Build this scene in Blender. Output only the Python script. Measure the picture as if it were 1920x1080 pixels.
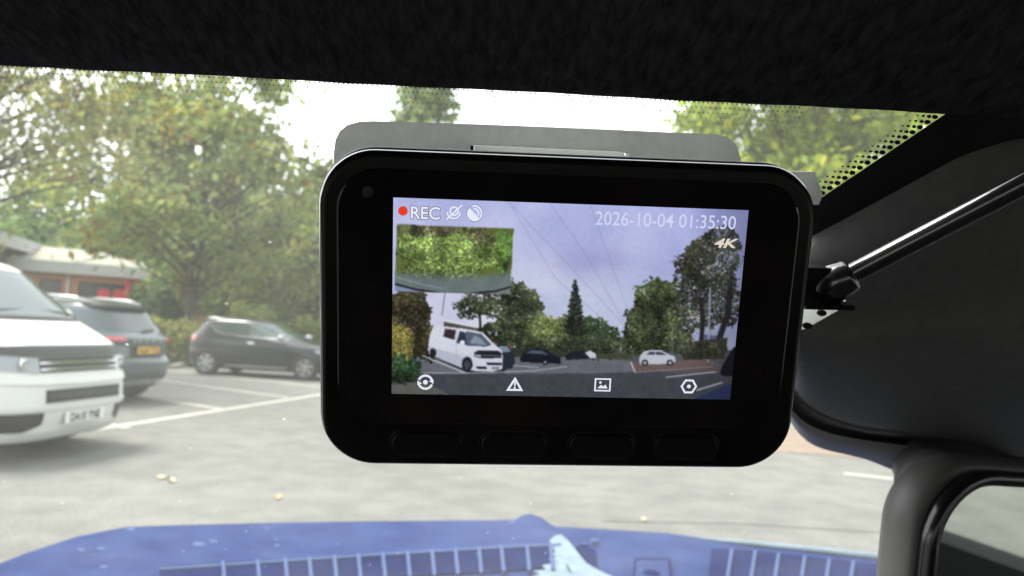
import bpy, math, random
import numpy as np
from mathutils import Vector, Matrix

random.seed(7)
rng = np.random.default_rng(7)
scene = bpy.context.scene
for o in list(bpy.data.objects):
    bpy.data.objects.remove(o)
C = scene.collection

# ---------------------------------------------------------------- camera
F = 1300.0                      # focal length in photo pixels (1920 wide)
PITCH, ROLL = math.radians(3.83), math.radians(3.0)
CAM = np.array([0.0, 0.0, 1.40])
fwd = np.array([0, math.cos(PITCH), math.sin(PITCH)])
r0 = np.array([1.0, 0, 0])
u0 = np.array([0, -math.sin(PITCH), math.cos(PITCH)])
RIGHT = r0 * math.cos(ROLL) + u0 * math.sin(ROLL)
UP = u0 * math.cos(ROLL) - r0 * math.sin(ROLL)
cd = bpy.data.cameras.new('camera')
cam = bpy.data.objects.new('camera', cd)
C.objects.link(cam)
cam.matrix_world = Matrix(((RIGHT[0], UP[0], -fwd[0], CAM[0]),
                           (RIGHT[1], UP[1], -fwd[1], CAM[1]),
                           (RIGHT[2], UP[2], -fwd[2], CAM[2]), (0, 0, 0, 1)))
cd.sensor_width = 36
cd.lens = 36 * F / 1920
cd.clip_start = 0.005
cd.clip_end = 2000
cd.dof.use_dof = True
cd.dof.focus_distance = 0.140
cd.dof.aperture_fstop = 27.0
scene.camera = cam

# ---------------------------------------------------------------- world, sun, exposure
EXPO = 1.88
SUN_EL, SUN_AZ = math.radians(62), math.radians(-80)     # azimuth clockwise from +Y
w = bpy.data.worlds.new('World')
scene.world = w
w.use_nodes = True
nt = w.node_tree
nt.nodes.clear()
out = nt.nodes.new('ShaderNodeOutputWorld')
bg = nt.nodes.new('ShaderNodeBackground')
sky = nt.nodes.new('ShaderNodeTexSky')
sky.sky_type = 'NISHITA'
sky.sun_disc = False
sky.sun_elevation = SUN_EL
sky.sun_rotation = SUN_AZ
sky.dust_density = 2.0
sky.air_density = 1.2
hs = nt.nodes.new('ShaderNodeHueSaturation')
hs.inputs['Saturation'].default_value = 0.16
hs.inputs['Value'].default_value = 1.0
nt.links.new(sky.outputs[0], hs.inputs['Color'])
nt.links.new(hs.outputs[0], bg.inputs['Color'])
bg.inputs['Strength'].default_value = 0.15
nt.links.new(bg.outputs[0], out.inputs['Surface'])

sl = bpy.data.lights.new('sun', 'SUN')
sl.energy = 1.4
sl.angle = math.radians(18)
sl.color = (1.0, 0.96, 0.88)
so = bpy.data.objects.new('sun', sl)
C.objects.link(so)
sd = Vector((math.sin(SUN_AZ) * math.cos(SUN_EL), math.cos(SUN_AZ) * math.cos(SUN_EL), math.sin(SUN_EL)))
so.rotation_euler = (-sd).to_track_quat('-Z', 'Y').to_euler()
so.location = (0, 0, 30)

scene.view_settings.view_transform = 'Standard'
scene.view_settings.look = 'None'
scene.view_settings.exposure = EXPO
scene.view_settings.gamma = 1
scene.view_settings.use_curve_mapping = False
scene.render.engine = 'CYCLES'
cy = scene.cycles
cy.use_denoising = True
cy.max_bounces = 7
cy.diffuse_bounces = 4
cy.glossy_bounces = 4
cy.transmission_bounces = 4
cy.transparent_max_bounces = 14
cy.caustics_reflective = False
cy.caustics_refractive = False
cy.sample_clamp_indirect = 8

# ---------------------------------------------------------------- helpers
def ray(px, py):
    return fwd + RIGHT * ((px - 960) / F) + UP * ((540 - py) / F)
def P(px, py, d):
    """world point seen at photo pixel px,py at depth d along the view axis"""
    return CAM + ray(px, py) * d
def G(px, py, z=0.0):
    """world point at height z seen at that pixel"""
    r = ray(px, py)
    return CAM + r * ((z - CAM[2]) / r[2])
def on_plane(px, py, p0, n):
    r = ray(px, py)
    return CAM + r * (np.dot(np.asarray(p0) - CAM, n) / np.dot(r, n))

def material(name, color=(0.5, 0.5, 0.5), rough=0.6, metal=0.0, noise=0.0, nscale=20.0, bump=0.0, bscale=200.0,
             spec=0.5, coat=0.0, transl=0.0, attr=None, color2=None, alpha_noise=False):
    m = bpy.data.materials.new(name)
    m.use_nodes = True
    t = m.node_tree
    b = t.nodes['Principled BSDF']
    o = t.nodes['Material Output']
    b.inputs['Roughness'].default_value = rough
    b.inputs['Metallic'].default_value = metal
    b.inputs['Specular IOR Level'].default_value = spec
    b.inputs['Coat Weight'].default_value = coat
    b.inputs['Coat Roughness'].default_value = 0.06
    tc = t.nodes.new('ShaderNodeTexCoord')
    col_out = None
    if attr:
        a = t.nodes.new('ShaderNodeAttribute')
        a.attribute_name = attr
        col_out = a.outputs['Color']
    if noise > 0 or color2:
        n = t.nodes.new('ShaderNodeTexNoise')
        n.inputs['Scale'].default_value = nscale
        n.inputs['Detail'].default_value = 6
        n.inputs['Roughness'].default_value = 0.65
        t.links.new(tc.outputs['Object'], n.inputs['Vector'])
        if attr is None:
            r = t.nodes.new('ShaderNodeValToRGB')
            c1 = color
            c2 = color2 if color2 else tuple(min(1, c * (1 + noise)) for c in color)
            lo = color if color2 else tuple(c * (1 - noise) for c in color)
            r.color_ramp.elements[0].position = 0.32
            r.color_ramp.elements[1].position = 0.68
            r.color_ramp.elements[0].color = (*lo, 1)
            r.color_ramp.elements[1].color = (*c2, 1)
            t.links.new(n.outputs['Fac'], r.inputs['Fac'])
            col_out = r.outputs['Color']
    if col_out is not None:
        t.links.new(col_out, b.inputs['Base Color'])
    else:
        b.inputs['Base Color'].default_value = (*color, 1)
    if bump > 0:
        n2 = t.nodes.new('ShaderNodeTexNoise')
        n2.inputs['Scale'].default_value = bscale
        n2.inputs['Detail'].default_value = 4
        t.links.new(tc.outputs['Object'], n2.inputs['Vector'])
        bp = t.nodes.new('ShaderNodeBump')
        bp.inputs['Strength'].default_value = bump
        bp.inputs['Distance'].default_value = 0.6 / bscale
        t.links.new(n2.outputs['Fac'], bp.inputs['Height'])
        t.links.new(bp.outputs['Normal'], b.inputs['Normal'])
    if transl > 0:
        tr = t.nodes.new('ShaderNodeBsdfTranslucent')
        if col_out is not None:
            t.links.new(col_out, tr.inputs['Color'])
        else:
            tr.inputs['Color'].default_value = (*color, 1)
        mx = t.nodes.new('ShaderNodeMixShader')
        mx.inputs['Fac'].default_value = transl
        t.links.new(b.outputs[0], mx.inputs[1])
        t.links.new(tr.outputs[0], mx.inputs[2])
        t.links.new(mx.outputs[0], o.inputs['Surface'])
    return m

def emission_material(name, color, attr=None):
    """a lit display colour given as the displayed sRGB colour"""
    m = bpy.data.materials.new(name)
    m.use_nodes = True
    t = m.node_tree
    t.nodes.remove(t.nodes['Principled BSDF'])
    e = t.nodes.new('ShaderNodeEmission')
    e.inputs['Strength'].default_value = 2 ** -EXPO
    if attr:
        a = t.nodes.new('ShaderNodeAttribute')
        a.attribute_name = attr
        t.links.new(a.outputs['Color'], e.inputs['Color'])
    else:
        e.inputs['Color'].default_value = (*[lin(c / 255) for c in color], 1)
    t.links.new(e.outputs[0], t.nodes['Material Output'].inputs['Surface'])
    return m

def lin(c):
    return c / 12.92 if c <= 0.04045 else ((c + 0.055) / 1.055) ** 2.4

def mesh_data(name, verts, faces, mat=None, smooth=False, cols=None):
    me = bpy.data.meshes.new(name)
    verts = np.asarray(verts, dtype=np.float64).reshape(-1, 3)
    if isinstance(faces, np.ndarray):
        n, k = faces.shape
        me.vertices.add(len(verts))
        me.vertices.foreach_set('co', verts.ravel())
        me.loops.add(n * k)
        me.loops.foreach_set('vertex_index', faces.ravel().astype(np.int32))
        me.polygons.add(n)
        me.polygons.foreach_set('loop_start', np.arange(0, n * k, k, dtype=np.int32))
        me.polygons.foreach_set('loop_total', np.full(n, k, dtype=np.int32))
        me.update(calc_edges=True)
    else:
        me.from_pydata([tuple(v) for v in verts], [], [tuple(int(i) for i in f) for f in faces])
        me.update()
    if smooth:
        me.polygons.foreach_set('use_smooth', np.ones(len(me.polygons), dtype=bool))
    if cols is not None:
        at = me.color_attributes.new('col', 'FLOAT_COLOR', 'POINT')
        c4 = np.ones((len(verts), 4), dtype=np.float32)
        c4[:, :3] = cols
        at.data.foreach_set('color', c4.ravel())
    if mat:
        me.materials.append(mat)
    return me

def link(name, me, parent=None, **props):
    o = bpy.data.objects.new(name, me)
    C.objects.link(o)
    if parent is not None:
        o.parent = parent
    for k, v in props.items():
        o[k] = v
    return o

def obj(name, verts, faces, mat, parent=None, smooth=False, cols=None, **props):
    return link(name, mesh_data(name, verts, faces, mat, smooth, cols), parent, **props)

def thing(name, label, cat, loc=(0, 0, 0), rz=0.0, group=None):
    o = bpy.data.objects.new(name, None)
    C.objects.link(o)
    o.location = tuple(float(v) for v in loc)
    o.rotation_euler = (0, 0, rz)
    o['label'] = label
    o['category'] = cat
    if group:
        o['group'] = group
    return o

def box(x0, x1, y0, y1, z0, z1):
    v = [(x, y, z) for z in (z0, z1) for y in (y0, y1) for x in (x0, x1)]
    f = [(0, 2, 3, 1), (4, 5, 7, 6), (0, 1, 5, 4), (2, 6, 7, 3), (0, 4, 6, 2), (1, 3, 7, 5)]
    return v, f

def join(*parts):
    V, Fc = [], []
    for v, f in parts:
        n = len(V)
        V += [tuple(p) for p in v]
        Fc += [tuple(i + n for i in q) for q in f]
    return V, Fc

def loft(rings, closed=True, cap0=True, cap1=True):
    """skin equal-length rings"""
    k = len(rings[0])
    V = [tuple(p) for r in rings for p in r]
    Fc = []
    for i in range(len(rings) - 1):
        for j in range(k if closed else k - 1):
            a, b = i * k + j, i * k + (j + 1) % k
            Fc.append((a, b, b + k, a + k))
    if cap0:
        Fc.append(tuple(range(k))[::-1])
    if cap1:
        Fc.append(tuple(range((len(rings) - 1) * k, len(rings) * k)))
    return V, Fc

def tube(pts, radii, seg=8, cap=True):
    pts = [np.asarray(p, float) for p in pts]
    rings = []
    for i, p in enumerate(pts):
        t = pts[min(i + 1, len(pts) - 1)] - pts[max(i - 1, 0)]
        t = t / (np.linalg.norm(t) + 1e-12)
        ref = np.array([0, 0, 1.0]) if abs(t[2]) < 0.9 else np.array([1.0, 0, 0])
        a = np.cross(t, ref)
        a /= np.linalg.norm(a)
        b = np.cross(t, a)
        r = radii[i] if hasattr(radii, '__len__') else radii
        rings.append([p + r * (a * math.cos(q) + b * math.sin(q)) for q in np.linspace(0, 2 * math.pi, seg, endpoint=False)])
    return loft(rings, True, cap, cap)

def lathe(profile, axis='y', seg=32):
    """profile: list of (radius, offset along axis)"""
    rings = []
    for r, h in profile:
        ring = []
        for q in np.linspace(0, 2 * math.pi, seg, endpoint=False):
            c, s = r * math.cos(q), r * math.sin(q)
            ring.append((c, h, s) if axis == 'y' else (c, s, h))
        rings.append(ring)
    return loft(rings, True, True, True)

def rrect(hw, zlo, zhi, r, seg=10, cx=0.0):
    """rounded rectangle outline in (x, z)"""
    pts = []
    for (x, z, a0) in ((cx + hw - r, zhi - r, 0), (cx - hw + r, zhi - r, 90), (cx - hw + r, zlo + r, 180), (cx + hw - r, zlo + r, 270)):
        for k in range(seg + 1):
            a = math.radians(a0 + 90 * k / seg)
            pts.append((x + r * math.cos(a), z + r * math.sin(a)))
    return pts

def smooth_all(o):
    o.data.polygons.foreach_set('use_smooth', np.ones(len(o.data.polygons), dtype=bool))
    return o

def bezier(p0, p1, p2, n):
    t = np.linspace(0, 1, n)[:, None]
    return (1 - t) ** 2 * np.asarray(p0) + 2 * t * (1 - t) * np.asarray(p1) + t ** 2 * np.asarray(p2)

def text_mesh(string, bold=0.0, shear=0.0):
    cu = bpy.data.curves.new('txt', 'FONT')
    cu.body = string
    cu.offset = bold
    cu.shear = shear
    cu.resolution_u = 4
    to = bpy.data.objects.new('txt', cu)
    C.objects.link(to)
    dg = bpy.context.evaluated_depsgraph_get()
    me = bpy.data.meshes.new_from_object(to.evaluated_get(dg))
    bpy.data.objects.remove(to)
    bpy.data.curves.remove(cu)
    n = len(me.vertices)
    co = np.empty(n * 3)
    me.vertices.foreach_get('co', co)
    co = co.reshape(-1, 3)[:, :2]
    faces = [tuple(p.vertices) for p in me.polygons]
    bpy.data.meshes.remove(me)
    return co, faces

def fit_text(string, x0, x1, z0, z1, bold=0.0, shear=0.0, ref=None):
    """text fitted in a box; returns (x,z) points and faces"""
    co, faces = text_mesh(string, bold, shear)
    base = text_mesh(string, 0.0, shear)[0] if bold else co
    lo, hi = base.min(0), base.max(0)
    s = (co - lo) / (hi - lo)
    return np.stack([x0 + s[:, 0] * (x1 - x0), z0 + s[:, 1] * (z1 - z0)], 1), faces

# ---------------------------------------------------------------- materials
M = {}
def asphalt_material():
    m = material('asphalt', (0.108, 0.107, 0.097), 0.9, nscale=0.45, color2=(0.150, 0.148, 0.134), bump=0.7, bscale=70)
    t = m.node_tree
    b = t.nodes['Principled BSDF']
    src = b.inputs['Base Color'].links[0].from_socket
    tc = t.nodes['Texture Coordinate']
    last = src
    for scale, lo, hi, p0, p1 in ((38.0, 0.84, 1.15, 0.36, 0.64), (3.0, 0.86, 1.12, 0.35, 0.65), (150.0, 0.82, 1.20, 0.38, 0.62)):
        n = t.nodes.new('ShaderNodeTexNoise')
        n.inputs['Scale'].default_value = scale
        n.inputs['Detail'].default_value = 3
        t.links.new(tc.outputs['Object'], n.inputs['Vector'])
        r = t.nodes.new('ShaderNodeMapRange')
        r.inputs['From Min'].default_value = p0
        r.inputs['From Max'].default_value = p1
        r.inputs['To Min'].default_value = lo
        r.inputs['To Max'].default_value = hi
        t.links.new(n.outputs['Fac'], r.inputs['Value'])
        mx = t.nodes.new('ShaderNodeVectorMath')
        mx.operation = 'SCALE'
        t.links.new(last, mx.inputs[0])
        t.links.new(r.outputs[0], mx.inputs['Scale'])
        last = mx.outputs[0]
    t.links.new(last, b.inputs['Base Color'])
    return m
M['asphalt'] = asphalt_material()
M['paving'] = material('brown_paving', (0.16, 0.12, 0.09), 0.9, nscale=1.5, color2=(0.22, 0.165, 0.12), bump=0.5, bscale=40)
M['kerb'] = material('kerb_stone', (0.32, 0.31, 0.28), 0.9, noise=0.15, nscale=6)
M['paint'] = material('road_paint', (0.30, 0.295, 0.26), 0.8, nscale=7, color2=(0.52, 0.505, 0.44))
M['grass'] = material('grass_verge', (0.07, 0.075, 0.03), 0.95, nscale=1.2, color2=(0.11, 0.11, 0.04), bump=0.8, bscale=30)
M['bark'] = material('bark', (0.055, 0.045, 0.035), 0.95, noise=0.3, nscale=12, bump=0.5, bscale=30)
M['leaf'] = material('foliage', rough=0.6, attr='col', transl=0.52, spec=0.3)
M['brick'] = material('brick', (0.40, 0.19, 0.11), 0.9, nscale=8, color2=(0.48, 0.25, 0.15))
M['fascia'] = material('white_fascia', (0.48, 0.49, 0.49), 0.6, noise=0.06, nscale=2)
M['roofing'] = material('pale_roofing', (0.24, 0.235, 0.18), 0.8, noise=0.1, nscale=2)
M['darkglass'] = material('window_glass', (0.03, 0.035, 0.04), 0.12, spec=0.6)
M['red'] = material('red_paint', (0.55, 0.03, 0.04), 0.5)
M['white_paint'] = material('white_car_paint', (0.60, 0.61, 0.58), 0.45, coat=0.15, noise=0.02, nscale=3)
M['teal_paint'] = material('dark_teal_car_paint', (0.036, 0.058, 0.068), 0.3, metal=0.3, coat=0.8)
M['black_paint'] = material('black_car_paint', (0.008, 0.010, 0.014), 0.28, spec=0.4, coat=0.25)
M['car_glass'] = material('car_glass', (0.03, 0.05, 0.048), 0.06, spec=0.8, coat=0.3)
M['trim'] = material('black_trim_plastic', (0.008, 0.008, 0.009), 0.6, spec=0.3)
M['greytrim'] = material('grey_trim_plastic', (0.045, 0.047, 0.05), 0.6)
M['chrome'] = material('brushed_chrome', (0.62, 0.63, 0.65), 0.22, metal=1.0)
M['silver'] = material('silver_alloy', (0.42, 0.43, 0.44), 0.35, metal=0.7)
M['rubber'] = material('tyre_rubber', (0.018, 0.018, 0.018), 0.85)
M['lamp_red'] = material('red_lamp_lens', (0.50, 0.02, 0.025), 0.25, coat=1)
M['lamp_clear'] = material('clear_lamp_lens', (0.20, 0.22, 0.23), 0.15, metal=0.4, coat=1)
M['plate_white'] = material('white_plate', (0.72, 0.72, 0.68), 0.5)
M['plate_yellow'] = material('yellow_plate', (0.75, 0.42, 0.02), 0.5)
M['plate_text'] = material('plate_lettering', (0.012, 0.012, 0.012), 0.6)
M['wire'] = material('cable_sheath', (0.05, 0.05, 0.05), 0.7)

# ---------------------------------------------------------------- ground
ground = obj('ground', *join(([(-400, -300, 0), (400, -300, 0), (400, 700, 0), (-400, 700, 0)], [(0, 1, 2, 3)])), M['asphalt'], kind='structure')

def strip(name, pts, width, z, mat, parent):
    """painted line of given width along a polyline of ground points"""
    pts = [np.asarray(p)[:2] for p in pts]
    L, R = [], []
    for i, p in enumerate(pts):
        t = pts[min(i + 1, len(pts) - 1)] - pts[max(i - 1, 0)]
        t /= np.linalg.norm(t)
        n = np.array([-t[1], t[0]]) * width / 2
        L.append(p + n)
        R.append(p - n)
    k = len(pts)
    V = [(p[0], p[1], z) for p in L + R]
    return obj(name, V, [(i, i + k, i + k + 1, i + 1) for i in range(k - 1)], mat, parent)

def ext(a, b, t):
    return a + (b - a) * t
la, lb = G(215, 800), G(595, 741)
strip('painted_line', [ext(la, lb, -0.10), ext(la, lb, 0.5), ext(la, lb, 2.6)], 0.13, 0.004, M['paint'], ground)
for (a, b, t0, t1) in (((240, 803), (165, 790), 0.0, 6.0), ((418, 768), (270, 745), 0.0, 2.3), ((540, 746), (320, 716), 0.0, 1.6), ((640, 731), (325, 695), 0.0, 1.2), ((760, 717), (440, 684), 0, 1.1)):
    pa, pb = G(*a), G(*b)
    strip('painted_line', [ext(pa, pb, t0), ext(pa, pb, t1)], 0.12, 0.0075, M['paint'], ground)
# road line at the right, and the seam across the aisle
pa, pb = G(1582, 888), G(1662, 897)
strip('painted_line', [pa, ext(pa, pb, 3.0)], 0.11, 0.004, M['paint'], ground)
seam_mat = material('tar_seam', (0.07, 0.068, 0.06), 0.9)
strip('tar_seam', [G(1130, 978), G(1380, 982), G(1660, 1000), G(1900, 1015)], 0.018, 0.004, seam_mat, ground)

# verge of grass behind the left-hand bays
va = [G(325, 692), G(430, 672), G(600, 662), G(800, 660), np.array([4, 42, 0]), np.array([2, 120, 0]), np.array([-120, 120, 0]), np.array([-120, 12, 0]), np.array([-13.2, 13.0, 0])]
obj('verge', [(p[0], p[1], 0.10) for p in va] + [(p[0], p[1], -0.05) for p in va],
    [tuple(range(len(va)))] + [(i, i + len(va), (i + 1) % len(va) + len(va), (i + 1) % len(va)) for i in range(len(va))], M['grass'], kind='structure')
# kerb along the verge
def kerb(name, pts, wdt, h, mat):
    pts = [np.asarray(p)[:2] for p in pts]
    rings = []
    for i, p in enumerate(pts):
        t = pts[min(i + 1, len(pts) - 1)] - pts[max(i - 1, 0)]
        t /= np.linalg.norm(t)
        n = np.array([-t[1], t[0]]) * wdt / 2
        a, b = p + n, p - n
        rings.append([(a[0], a[1], -0.02), (a[0], a[1], h), (b[0], b[1], h), (b[0], b[1], -0.02)])
    v, f = loft(rings)
    return obj(name, v, f, mat, kind='structure')
kerb('kerb', [(-13.2, 12.9)] + [p[:2] + np.array([0.03, -0.08]) for p in va[:4]], 0.14, 0.13, M['kerb'])
# paved bays on the right hand side, edged by a kerb
pv = [G(1440, 846), G(1700, 866), np.array([30, 9.0, 0]), np.array([30, 15, 0]), G(1440, 802)]
obj('paved_bay', [(p[0], p[1], 0.006) for p in pv], [tuple(range(len(pv)))], M['paving'], kind='structure')
strip('painted_line', [G(1430, 797), G(1560, 806), G(1800, 822)], 0.16, 0.011, M['paint'], ground)

# ---------------------------------------------------------------- trees
GREENS = np.array([[0.235, 0.295, 0.090], [0.290, 0.320, 0.098], [0.205, 0.268, 0.098], [0.320, 0.320, 0.102], [0.170, 0.232, 0.098]])
def leaf_cards(centres, size, cols, flat=0.35):
    """folded leaf sprays: a bent pair of faces for each leaf"""
    n = len(centres)
    a = rng.normal(size=(n, 3))
    a /= np.linalg.norm(a, axis=1)[:, None]
    b = rng.normal(size=(n, 3))
    b[:, 2] += flat
    b -= a * (a * b).sum(1)[:, None]
    b /= np.linalg.norm(b, axis=1)[:, None]
    nrm = np.cross(a, b)
    s = (size * rng.uniform(0.6, 1.35, n))[:, None]
    v = np.empty((n, 6, 3))
    v[:, 0] = centres - a * s
    v[:, 1] = centres - b * s * 0.5 - a * s * 0.2 + nrm * s * 0.22
    v[:, 2] = centres + b * s * 0.5 - a * s * 0.2 + nrm * s * 0.22
    v[:, 3] = centres + a * s
    v[:, 4] = centres - a * s * 0.9
    v[:, 5] = centres + a * s * 0.9
    idx = np.arange(n)[:, None] * 6
    f = np.concatenate([idx + np.array([[0, 3, 1]]), idx + np.array([[0, 2, 3]])])
    return v.reshape(-1, 3), f, np.repeat(cols, 6, axis=0)

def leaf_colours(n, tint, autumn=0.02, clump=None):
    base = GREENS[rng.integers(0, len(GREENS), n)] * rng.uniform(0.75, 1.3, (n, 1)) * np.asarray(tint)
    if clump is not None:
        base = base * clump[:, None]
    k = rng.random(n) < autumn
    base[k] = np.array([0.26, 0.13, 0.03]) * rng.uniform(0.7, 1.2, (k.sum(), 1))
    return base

def tree(name, label, base, height, crown_z0, rad, n_clump, per_clump, leaf, clump_r, tint=(1, 1, 1), autumn=0.02,
         trunk_r=0.16, lean=(0, 0), top_taper=0.6, limb_r=0.05, group='trees around the car park', yellow_clumps=0):
    root = thing(name, label, 'tree', base, 0, group)
    lean = np.array([lean[0], lean[1], 0.0])
    hh = height
    def axis(t):
        return np.array([0, 0, hh * t]) + lean * t * t + np.array([0.12 * math.sin(5 * t), 0.12 * math.cos(4 * t) - 0.12, 0])
    parts = [tube([axis(t) for t in np.linspace(0, 0.82, 10)], [trunk_r * (1.25 if i == 0 else 1) * (1 - 0.085 * i) for i in range(10)], 9)]
    cents = []
    zc, zr = (height + crown_z0) / 2, (height - crown_z0) / 2
    tries = 0
    while len(cents) < n_clump and tries < 9000:
        tries += 1
        d = rng.normal(size=3)
        d /= np.linalg.norm(d)
        q = rng.random() ** 0.42
        h01 = (d[2] * q + 1) / 2
        taper = 1 - (1 - top_taper) * max(0, h01 - 0.35) / 0.65
        p = np.array([d[0] * q * rad * taper, d[1] * q * rad * taper, zc + d[2] * q * zr]) + lean * (h01 ** 2)
        if all(np.linalg.norm(p - c) > clump_r * 0.55 for c in cents[-60:]):
            cents.append(p)
    pts, tone, yl = [], [], []
    for ci, c in enumerate(cents):
        t = np.clip((c[2] / hh) * 0.72 - 0.05, 0.15, 0.8)
        a = axis(t)
        mid = (a + c) / 2 + np.array([0, 0, 0.12 * np.linalg.norm(c - a)]) + rng.normal(size=3) * 0.25
        L = np.linalg.norm(c - a)
        r = limb_r * (0.5 + 0.12 * L)
        parts.append(tube(bezier(a, mid, c, 6), [r, r * 0.8, r * 0.6, r * 0.45, r * 0.3, 0.006], 5, False))
        for k in range(3):
            e = c + rng.normal(size=3) * clump_r * 0.9
            s0 = (mid + c) / 2
            parts.append(tube(bezier(s0, (s0 + e) / 2 + rng.normal(size=3) * 0.1, e, 4), [r * 0.35, r * 0.25, r * 0.15, 0.004], 4, False))
        n = int(per_clump * rng.uniform(0.45, 1.35))
        g = rng.normal(size=(n, 3)) * clump_r * np.array([0.62, 0.62, 0.42]) * rng.uniform(0.75, 1.25)
        pts.append(c + g)
        tone.append(np.full(n, rng.uniform(0.72, 1.28)))
        yl.append(np.full(n, ci < yellow_clumps))
    obj('trunk', *join(*parts), M['bark'], root, smooth=True)
    pts, tone, yl = np.concatenate(pts), np.concatenate(tone), np.concatenate(yl)
    cols = leaf_colours(len(pts), tint, autumn, tone)
    k = yl & (rng.random(len(yl)) < 0.6)
    cols[k] = np.array([0.25, 0.20, 0.03]) * rng.uniform(0.7, 1.3, (k.sum(), 1))
    v, f, c = leaf_cards(pts, leaf, cols)
    obj('crown', v, f, M['leaf'], root, cols=c)
    return root

def base_at(px, d):
    p = P(px, 640, d)
    return (p[0], p[1], 0.0)

tree('broadleaf_tree', 'tall broadleaf tree with a bare trunk behind the dark teal car', base_at(350, 26), 13.0, 2.9, 5.4, 112, 150, 0.17, 0.80,
     (1.15, 1.15, 1.05), 0.03, 0.21, (0.5, 0), 0.42, yellow_clumps=8)
tree('broadleaf_tree', 'sparse tree with dark bare limbs and yellowing leaves, furthest left', base_at(-190, 13.5), 8.6, 2.7, 4.6, 90, 150, 0.085, 0.80,
     (1.0, 0.92, 0.8), 0.05, 0.26, (1.6, 0.3), 0.8, 0.042, yellow_clumps=10)
tree('broadleaf_tree', 'olive green bushy tree behind the black car, right beside the screen edge', base_at(585, 33), 8.6, 0.7, 4.6, 80, 150, 0.20, 0.9,
     (1.15, 1.1, 1.0), 0.02, 0.18, (0, 0), 0.7, yellow_clumps=3)
tree('broadleaf_tree', 'dense mid green tree behind the rear of the black car', base_at(455, 36), 9.2, 0.6, 4.6, 85, 150, 0.21, 0.95,
     (0.9, 1.0, 1.0), 0.01, 0.2, (0, 0), 0.75)
tree('broadleaf_tree', 'dark green tree filling the gap behind the brick building', base_at(250, 52), 10.0, 0.5, 6.5, 80, 110, 0.30, 1.3,
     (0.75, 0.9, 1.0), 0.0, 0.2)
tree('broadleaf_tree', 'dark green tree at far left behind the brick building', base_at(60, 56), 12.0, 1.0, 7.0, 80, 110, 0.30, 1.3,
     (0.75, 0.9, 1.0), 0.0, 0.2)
tree('broadleaf_tree', 'bright yellow green tree above the right end of the dash camera', base_at(1500, 21), 11.5, 2.4, 4.3, 120, 190, 0.15, 0.75,
     (1.30, 1.36, 0.42), 0.0, 0.2, (0.3, 0), 0.85, yellow_clumps=10)
tree('broadleaf_tree', 'greyish green tree by the dotted windscreen edge', base_at(1735, 26), 12.5, 2.6, 4.6, 95, 150, 0.17, 0.85,
     (0.95, 1.05, 1.1), 0.01, 0.22, (0, 0), 0.85)

def conifer(name, label, base, height, rad, n, leaf):
    root = thing(name, label, 'tree', base, 0, 'trees around the car park')
    obj('trunk', *tube([(0, 0, 0), (0, 0, height * 0.5), (0.05, 0, height * 0.98)], [0.45, 0.25, 0.03], 8), M['bark'], root, smooth=True)
    pts = []
    for k in range(n):
        h = rng.random() ** 0.8
        r = rad * (1 - h) ** 0.75 * (0.55 + 0.5 * rng.random()) * (1 + 0.12 * math.sin(h * 90))
        a = rng.random() * 2 * math.pi
        m = 14
        q = np.linspace(0.35, 1, m)[:, None]
        p = np.array([r * math.cos(a), r * math.sin(a), 0]) * q + np.array([0, 0, height * (0.06 + 0.94 * h)]) - np.array([0, 0, 0.35]) * q ** 2
        pts.append(p + rng.normal(size=(m, 3)) * 0.13)
    pts = np.concatenate(pts)
    v, f, c = leaf_cards(pts, leaf, leaf_colours(len(pts), (0.95, 1.05, 1.15), 0))
    obj('crown', v, f, M['leaf'], root, cols=c)
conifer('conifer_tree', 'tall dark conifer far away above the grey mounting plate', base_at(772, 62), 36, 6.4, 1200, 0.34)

# the wood that closes the view, far away
nfw = 22000
fx = rng.uniform(-70, 120, nfw)
hz_ = 7.5 + 1.6 * np.sin(fx * 0.21) + 1.1 * np.sin(fx * 0.53 + 2)
pts = np.stack([fx, 88 + rng.normal(size=nfw) * 2.5, hz_ * rng.random(nfw) ** 0.7], 1)
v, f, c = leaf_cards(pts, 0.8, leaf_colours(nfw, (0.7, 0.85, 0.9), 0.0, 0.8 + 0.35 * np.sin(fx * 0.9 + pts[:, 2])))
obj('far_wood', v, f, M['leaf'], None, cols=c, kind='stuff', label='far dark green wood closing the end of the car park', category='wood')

# bushes and the hedge along the verge
def hedge(name, label, p0, p1, wdt, h, n, leaf, tint, autumn=0.0, cat='hedge'):
    p0, p1 = np.array(p0, float), np.array(p1, float)
    L = np.linalg.norm(p1 - p0)
    root = thing(name, label, cat, (p0[0], p0[1], 0.0), math.atan2(p1[1] - p0[1], p1[0] - p0[0]))
    x = rng.random(n) * L
    hh = h * (0.82 + 0.12 * np.sin(x * 2.3) + 0.10 * np.sin(x * 5.1 + 1))
    s = rng.random(n) ** 0.45
    a = rng.random(n) * math.pi
    pts = np.stack([x, np.cos(a) * wdt / 2 * s, 0.1 + hh * np.clip(np.sin(a), 0.0, 1) ** 0.6 * s], 1)
    pts[:, 2] = np.where(rng.random(n) < 0.35, rng.random(n) * hh, pts[:, 2])
    pts += rng.normal(size=pts.shape) * 0.05
    tone = 0.85 + 0.3 * np.sin(x * 3.1 + 4 * a)
    v, f, c = leaf_cards(pts, leaf, leaf_colours(n, tint, autumn, tone))
    obj('foliage', v, f, M['leaf'], root, cols=c)
    for stm in [tube([(q, 0, 0), (q + 0.1, rng.normal() * 0.1, h * 0.55), (q - 0.05, rng.normal() * 0.2, h * 0.8)], [0.03, 0.02, 0.008], 5) for q in np.arange(0.3, L, 0.7)]:
        obj('stem', *stm, M['bark'], root)
    return root
e1, e2 = P(255, 640, 19.5), P(415, 640, 20.5)
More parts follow.
